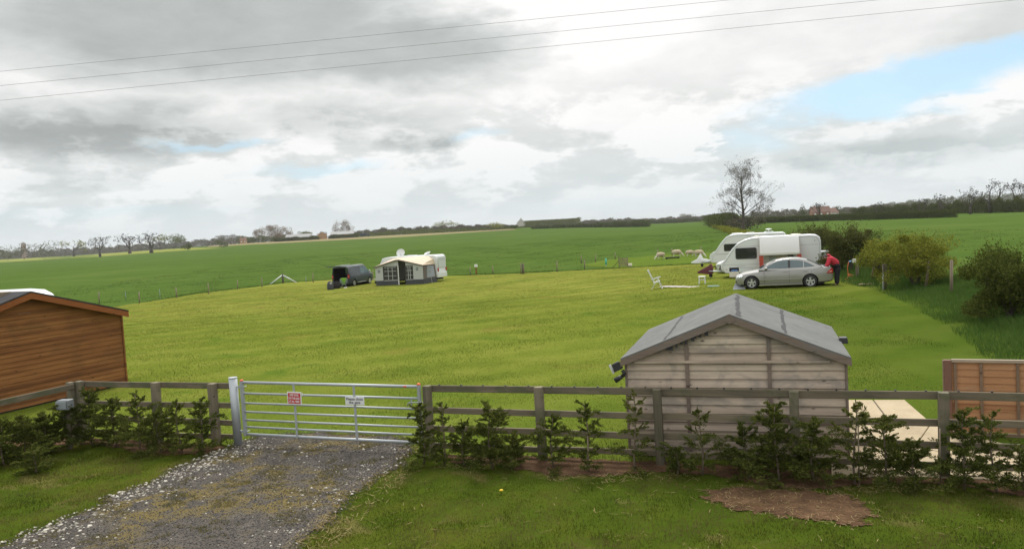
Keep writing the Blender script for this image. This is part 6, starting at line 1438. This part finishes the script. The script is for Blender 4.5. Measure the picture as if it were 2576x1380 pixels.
# --- hawthorn bushes on the bank
def bush(label, px, py, top, wpx, mat, n, leaf, seed, twigs=14, mat2=None):
    global rng
    rng = np.random.default_rng(seed); r = random.Random(seed); q = at(px, py, .3); k = q.y/FOC; h = (py-top)*k; w = wpx*k
    t = thing('hawthorn_bush', label, 'bush', tuple(q), r.uniform(0, 6), 'hawthorn bushes along the right bank')
    mb = MB(); tips = []
    for i in range(6):
        a = i*1.05+r.uniform(-.4, .4); limbs(mb, Vector((r.uniform(-.12, .12), r.uniform(-.12, .12), 0)), Vector((math.cos(a)*.55, math.sin(a)*.55, 1)).normalized(), h*.42, .045, 3, r, tips, .7, 2, 3, .12, .68)
    mb.build('stems', M_wood, t, fix=False)
    P = crown_pts(int(n*.8), 0, 0, h*.50, w/2*1.22, w/2*1.22, h*.56, 34, .25, seed, (.30, .92), (.14, .40))
    T = np.array([x[0] for x in tips]); T = T[(np.abs(T[:, 0]) < w*.6) & (np.abs(T[:, 1]) < w*.6) & (T[:, 2] < h*1.08)]
    kk = rng.integers(0, len(T), n//4); P2 = T[kk]+rng.normal(size=(n//4, 3))*.10*np.array([1, 1, 1.4])
    P = np.concatenate([P, P2]); P[:, 2] = np.maximum(P[:, 2], .15)
    for i in range(twigs):    # long young shoots standing out of the outline
        a = r.uniform(0, 6.28); b0 = Vector((math.cos(a)*w*.3*r.random(), math.sin(a)*w*.3*r.random(), h*.85)); d = Vector((math.cos(a)*.5, math.sin(a)*.5, 1.2)).normalized(); L = h*r.uniform(.12, .30)
        P = np.concatenate([P, np.array([b0+d*L*j/9+Vector((r.gauss(0, .03), r.gauss(0, .03), 0)) for j in range(10)])])
    V, F = leaves(P, np.full(len(P), leaf), .2, .62); np_mesh('foliage', V, F, mat, t)
M_lh = leaf_mat('hedge_mix_leaves', [(.036, .042, .014), (.078, .085, .026), (.13, .13, .045)], trans=.25)
bush('dark twiggy hawthorn rising behind the rear end of the nearer white caravan', 2052, 650, 556, 125, M_lh, 12000, .10, 41, 34); bush('dark green hawthorn directly behind the person in red', 2146, 669, 556, 118, M_lh, 15000, .08, 42, 34)
bush('smaller yellow green hawthorn left of the biggest golden one', 2222, 686, 594, 125, M_ly, 11000, .075, 43, 22); bush('biggest golden green hawthorn in the middle of the right bank', 2302, 702, 572, 178, M_ly, 20000, .07, 44, 24)
bush('dense dark green hawthorn with a bare stem at the right edge', 2532, 776, 594, 200, leaf_mat('green_hawthorn', [(.032, .048, .012), (.078, .098, .022), (.14, .15, .036)], trans=.25), 26000, .062, 45, 34)
bush('low scrubby bush at the foot of the hawthorn behind the person in red', 2092, 676, 622, 70, M_lh, 5000, .08, 46, 10)
rng = np.random.default_rng(77)
# --- far buildings
def house(name, label, px, py, wpx, hw, hr, Y, wallm, roofm, rz_=0.0, dep=8, win=0, chim=False, cat='house'):
    d = ray(px, py); p = CP+d*(Y/d.y); k = Y/FOC; w = wpx*k; t = thing(name, label, cat, (p.x, p.y, float(tz(p.x, p.y))), rz_)
    MB().prism([(-dep/2, 0), (dep/2, 0), (dep/2, hw), (0, hr-.05), (-dep/2, hw)], 'x', -w/2, w/2).build('wall', wallm, t)
    m = MB(); 
    for s in (1, -1): m.quadset([(-w/2-.3, s*(dep/2+.3), hw-.25), (w/2+.3, s*(dep/2+.3), hw-.25), (w/2+.3, 0, hr), (-w/2-.3, 0, hr), (-w/2-.3, s*(dep/2+.3), hw-.05), (w/2+.3, s*(dep/2+.3), hw-.05), (w/2+.3, 0, hr+.2), (-w/2-.3, 0, hr+.2)], [(0, 1, 2, 3), (7, 6, 5, 4), (0, 4, 5, 1), (1, 5, 6, 2), (2, 6, 7, 3), (3, 7, 4, 0)])
    rf = m.build('roof', roofm, t)
    if chim: MB().bb((-w*.3-.4, -.4, hr-.3), (-w*.3+.4, .4, hr+1.2)).build('chimney', wallm, rf)
    for i in range(win):
        x = -w/2+w*(i+.5)/win; MB().bb((x-.6, -dep/2-.06, hw*.45), (x+.6, -dep/2+.0, hw*.45+1.1)).build('window', M_white, t)
    return t
M_slate = simple('pale_sheet_roof', (.24, .245, .245), .7, var=.06, scale=.5); M_brick = simple('orange_brick', (.36, .22, .11), .9, var=.1, scale=.6); M_redroof = simple('red_tiles', (.165, .095, .068), .9, var=.2, scale=.6); M_render = simple('pale_render', (.55, .53, .48), .9)
house('barn', 'low grey roofed barn left of the orange brick gable', 752, 604, 60, 3.2, 6.2, 800, M_render, M_slate, R(6), 14, cat='barn')
t_ = house('barn', 'barn with an orange brick gable among the far trees', 811, 601, 8, 4.5, 7.2, 790, M_brick, M_slate, R(100), 9, cat='barn')
house('barn', 'long pale roofed barn right of the orange brick gable', 862, 598, 56, 3.8, 6.6, 815, M_brick, M_slate, R(8), 16, cat='barn')
house('house', 'small red roofed house far left of the copper poplars', 612, 609, 16, 3.6, 6.6, 900, M_brick, M_redroof, R(15), 7, 2, True); house('house', 'white gabled house at the left end of the poplar plantation', 1312, 577, 14, 4.5, 8.2, 760, M_render, M_slate, R(80), 8, 2, True)
house('house', 'red roofed house on the right horizon behind the clipped hedge', 2062, 541, 44, 3.4, 7.6, 600, simple('red_brick', (.30, .14, .09), .9, var=.15, scale=.6), M_redroof, R(-8), 9, 3, True)
house('house', 'small pyramid roofed house beside the dark rounded evergreen', 2076+16, 540, 20, 2.6, 6.0, 610, M_render, M_redroof, R(20), 8, 1)
d = ray(61, 640); p = CP+d*(1400/d.y); tw = thing('brick_tower', 'narrow brick tower above the trees at the far left', 'tower', (p.x, p.y, float(tz(p.x, p.y))))
mb = MB(); mb.box((0, 0, 13), (5.6, 5.6, 26)); mb.build('shaft', simple('tower_brick', (.27, .20, .17), .9), tw); MB().loft([[(-2.9, -2.9, 26), (2.9, -2.9, 26), (2.9, 2.9, 26), (-2.9, 2.9, 26)], [(-.5, -.5, 29.5), (.5, -.5, 29.5), (.5, .5, 29.5), (-.5, .5, 29.5)]]).build('roof', M_slate, tw)
d = ray(917, 597.5); p = CP+d*(780/d.y); lo = thing('lorry', 'dark blue lorry parked before the trees right of the barns', 'lorry', (p.x, p.y, float(tz(p.x, p.y))), R(8))
MB().bb((-4.6, -1.2, .9), (2.6, 1.2, 3.4)).build('body', simple('navy_paint', (.02, .03, .05), .4), lo, .1); cbn = MB().bb((2.8, -1.15, .7), (4.8, 1.15, 2.9)).build('cab', simple('navy_paint', (.02, .03, .05), .4), lo, .2); MB().bb((4.79, -.95, 1.7), (4.82, .95, 2.6)).build('windscreen', M_carwin, cbn)
for x in (-3.2, -1.8, 3.6): MB().tube([(x, -1.2, .5), (x, 1.2, .5)], .5, 14).build('wheel', M_tyre, lo)

# --- stakes of the wire fences
PST = thing('fence_post', 'x', 'fence post', (0, 0, 0)); MB().tube([(0, 0, -.1), (.01, 0, 1.0)], [.045, .042], 8).build('stake', M_stake, PST)
posts = [(250, 763, 1.05, 'nearest stake of the field wire fence, just right of the cabin roof'), (351, 763, 1.0, 'second stake of the field wire fence from the cabin'), (445, 749.5, 1.0, 'third stake of the field wire fence from the cabin'), (525, 739.5, 1.05, 'fourth stake of the field wire fence from the cabin, with a pale top'), (598, 727.5, 1.0, 'fifth stake of the field wire fence from the cabin'), (659, 722, 1.0, 'stake just left of the strutted corner post'),
 (788, 711, 1.05, 'stake between the strutted corner post and the van'), (938, 703, 1.0, 'stake showing behind the bonnet of the blue van'), (1183, 692, .9, 'stake right of the white caravan with satellite dishes'), (1240, 690, .9, 'stake right of the post carrying the white box'), (1401, 683.5, 1.05, 'pale stake left of the short double posts in the wire fence'), (1470, 678, .95, 'brownish stake in the wire fence left of the teal tube'),
 (1462, 662, .9, 'stake behind the wire fence, left corner of the sheep paddock'), (1498, 660, .9, 'tilted stake at the left of the sheep paddock'), (1547, 652, .8, 'brown stake behind the wooden hurdle'), (1654, 646, .8, 'thin stake behind the leftmost sheep'), (1690, 642, .8, 'thin stake between the leftmost sheep and the plump one'), (1762, 637, .8, 'thin stake above the rightmost sheep'),
 (2118, 672, 1.2, 'old stake with a white cap in the shade behind the person in red'), (2192, 690, 1.05, 'leaning stake between the hook up post and the tap post'), (2327, 708, 1.15, 'leaning stake in front of the biggest golden hawthorn'), (2392, 722, 1.25, 'thick weathered stake right of the biggest golden hawthorn'), (2486, 752, 1.1, 'dark stake under the dense hawthorn at the right')]
for i, (px, py, h, lb) in enumerate(posts):
    q = at(px, py) if px < 2000 else at(px, py, .25); r = random.Random(i)
    o = copy_thing(PST, tuple(q), r.uniform(0, 6), lb, 'stakes of the wire fences') if i else PST
    if not i: o.location = q; tag(o, lb, None, 'stakes of the wire fences')
    wsc = 1.2 if px < 2000 else 1.3
    o.scale = (wsc, wsc, h); o.rotation_euler = (R(r.uniform(-2, 2)), R(r.uniform(-2, 2) + (9 if 'lean' in lb else 0)), r.uniform(-.3, .3))
for px, py, h, lb in ((403, 754, .95, 'thin bluish metal stake between the second and third wire fence stakes'), (316+1, 757, .9, 'thin bluish metal rod in the field beyond the wire fence'), (770, 714, .8, 'faint metal rod left of the blue van')):
    q = at(px, py); o = thing('metal_rod', lb, 'fence rod', tuple(q), 0, 'metal rods in the wire fence'); MB().tube([(0, 0, 0), (0, 0, h)], .022, 6).build('rod', simple('blue_grey_metal', (.22, .28, .32), .5, .3), o)
q = at(712, 712.5); cpst = thing('strainer_post', 'dark corner post with two pale diagonal struts in the field wire fence', 'fence post', tuple(q), R(12))
MB().tube([(0, 0, -.1), (0, 0, 1.05)], .10, 10).build('post', simple('dark_post', (.09, .075, .065), .9, var=.2), cpst); MB().tube([(-1.35, -.6, .02), (-.06, -.03, .92)], .065, 8).build('strut', M_rc, cpst); MB().tube([(1.45, -.35, .02), (.06, -.02, .90)], .065, 8).build('strut', M_rc, cpst)
q = at(1316, 688.5); o = thing('strainer_post', 'pair of short thick grey posts side by side in the wire fence', 'fence post', tuple(q)); MB().tube([(0, 0, 0), (0, 0, 1.05)], .13, 10).build('post', M_fpost, o); MB().tube([(-.24, -.1, 0), (-.22, -.1, 1.0)], .05, 8).build('post', M_stake, o)
q = at(1198, 690.5); o = thing('hookup_post', 'brown post with a white electric hook up box right of the left caravan', 'hook up post', tuple(q)); MB().bb((-.07, -.06, 0), (.07, .06, .85)).build('post', M_cabtrim, o); MB().bb((-.17, -.12, .80), (.17, .10, 1.08)).build('box', M_white, o, .02)
q = at(2156, 690, .2); o = thing('hookup_post', 'brown post with white electric box and hanging orange cable beside the hawthorns', 'hook up post', tuple(q)); MB().bb((-.06, -.05, 0), (.06, .05, 1.0)).build('post', M_fpost, o); b_ = MB().bb((-.22, -.08, .80), (-.065, .08, .98)).build('box', M_white, o, .02); MB().tube([(-.29, -.05, .9), (-.45, -.08, .86)], .035, 8).build('plug', simple('blue_plug', (.12, .3, .5), .4), b_)
MB().tube([(-.45, -.08, .86), (-.53, -.1, .6), (-.50, -.1, .2), (-.6, -.2, .03), (-.75, -.3, .02)], .011, 6).build('cable', M_orange, o)
cl_ = thing('cable_coil', 'small orange cable end lying on the grass by the hook up post', 'cable', tuple(at(2140, 700)), 0); MB().tube([(.14*math.cos(a*.7), .12*math.sin(a*.7), .05+.012*a) for a in range(16)], .022, 6).build('coil', M_orange, cl_)
q = at(2225, 718, .2); o = thing('tap_post', 'grey stand pipe tap post with hanging hose beside the beige slab', 'tap post', tuple(q)); MB().tube([(0, 0, -.1), (0, 0, 1.12)], .085, 10).build('post', M_fpost, o); MB().tube([(-.10, -.09, .75), (-.13, -.12, .4), (-.22, -.3, .0)], .035, 8).build('hose', simple('grey_hose', (.35, .38, .38), .5), o); m = MB(); m.tube([(0, -.08, .78), (-.17, -.12, .78)], .025, 6); m.build('tap', M_black, o)
q = at(2188, 716); o = thing('drain_slab', 'thin beige concrete slab on the grass at the foot of the tap post', 'slab', tuple(q), R(-12)); MB().prism([(-.55, -.16), (.5, -.2), (.62, .12), (-.3, .2)], 'z', .03, .07).build('slab', M_conc, o, .006, 1)
# --- overhead wires
def wire(label, a, b, dz_):
    (x0, y0), (x1, y1) = a, b; Y0 = 16.7; p0 = ray_at_y(x0, y0, Y0); dd = ray(x1, y1); 
    p1 = ray_at_y(x1, y1, 15.6); d = (p1-p0); A_0 = p0-d*1.6; pts = [A_0+d*(4.2*i/40)+Vector((0, 0, .0)) for i in range(41)]
    pts = [p+Vector((0, 0, .10*(((i-15.2)*(i-24.8))/400))) for i, p in enumerate(pts)]
    o = MB().tube(pts, .0032, 5).build('overhead_wire', simple('wire_metal', (.24, .24, .24), .6), None, fix=False); tag(o, label, 'wire', 'overhead wires crossing the sky')
wire('top overhead wire crossing the sky', (0, 180), (1838, 0), 0); wire('middle overhead wire crossing the sky', (0, 216), (2212, 0), 0); wire('lowest overhead wire crossing the sky', (0, 253), (2560, 0), 0)
# ---------------------------------------------------------------- haze: thin even air over the whole country
hb = MB(); hb.bb((-6600, -90, -2.2), (6600, 9900, 36)); ho = hb.build('haze', simple('x', (1, 1, 1))); hm, ht = newmat('haze')
pv = ht.node('ShaderNodeVolumePrincipled'); pv.inputs['Color'].default_value = (0.92, 0.95, 0.98, 1); pv.inputs['Density'].default_value = 0.0001
oo = ht.node('ShaderNodeOutputMaterial'); ht.l.new(pv.outputs[0], oo.inputs['Volume']); ho.data.materials.clear(); ho.data.materials.append(hm); tag(ho, kind='stuff')
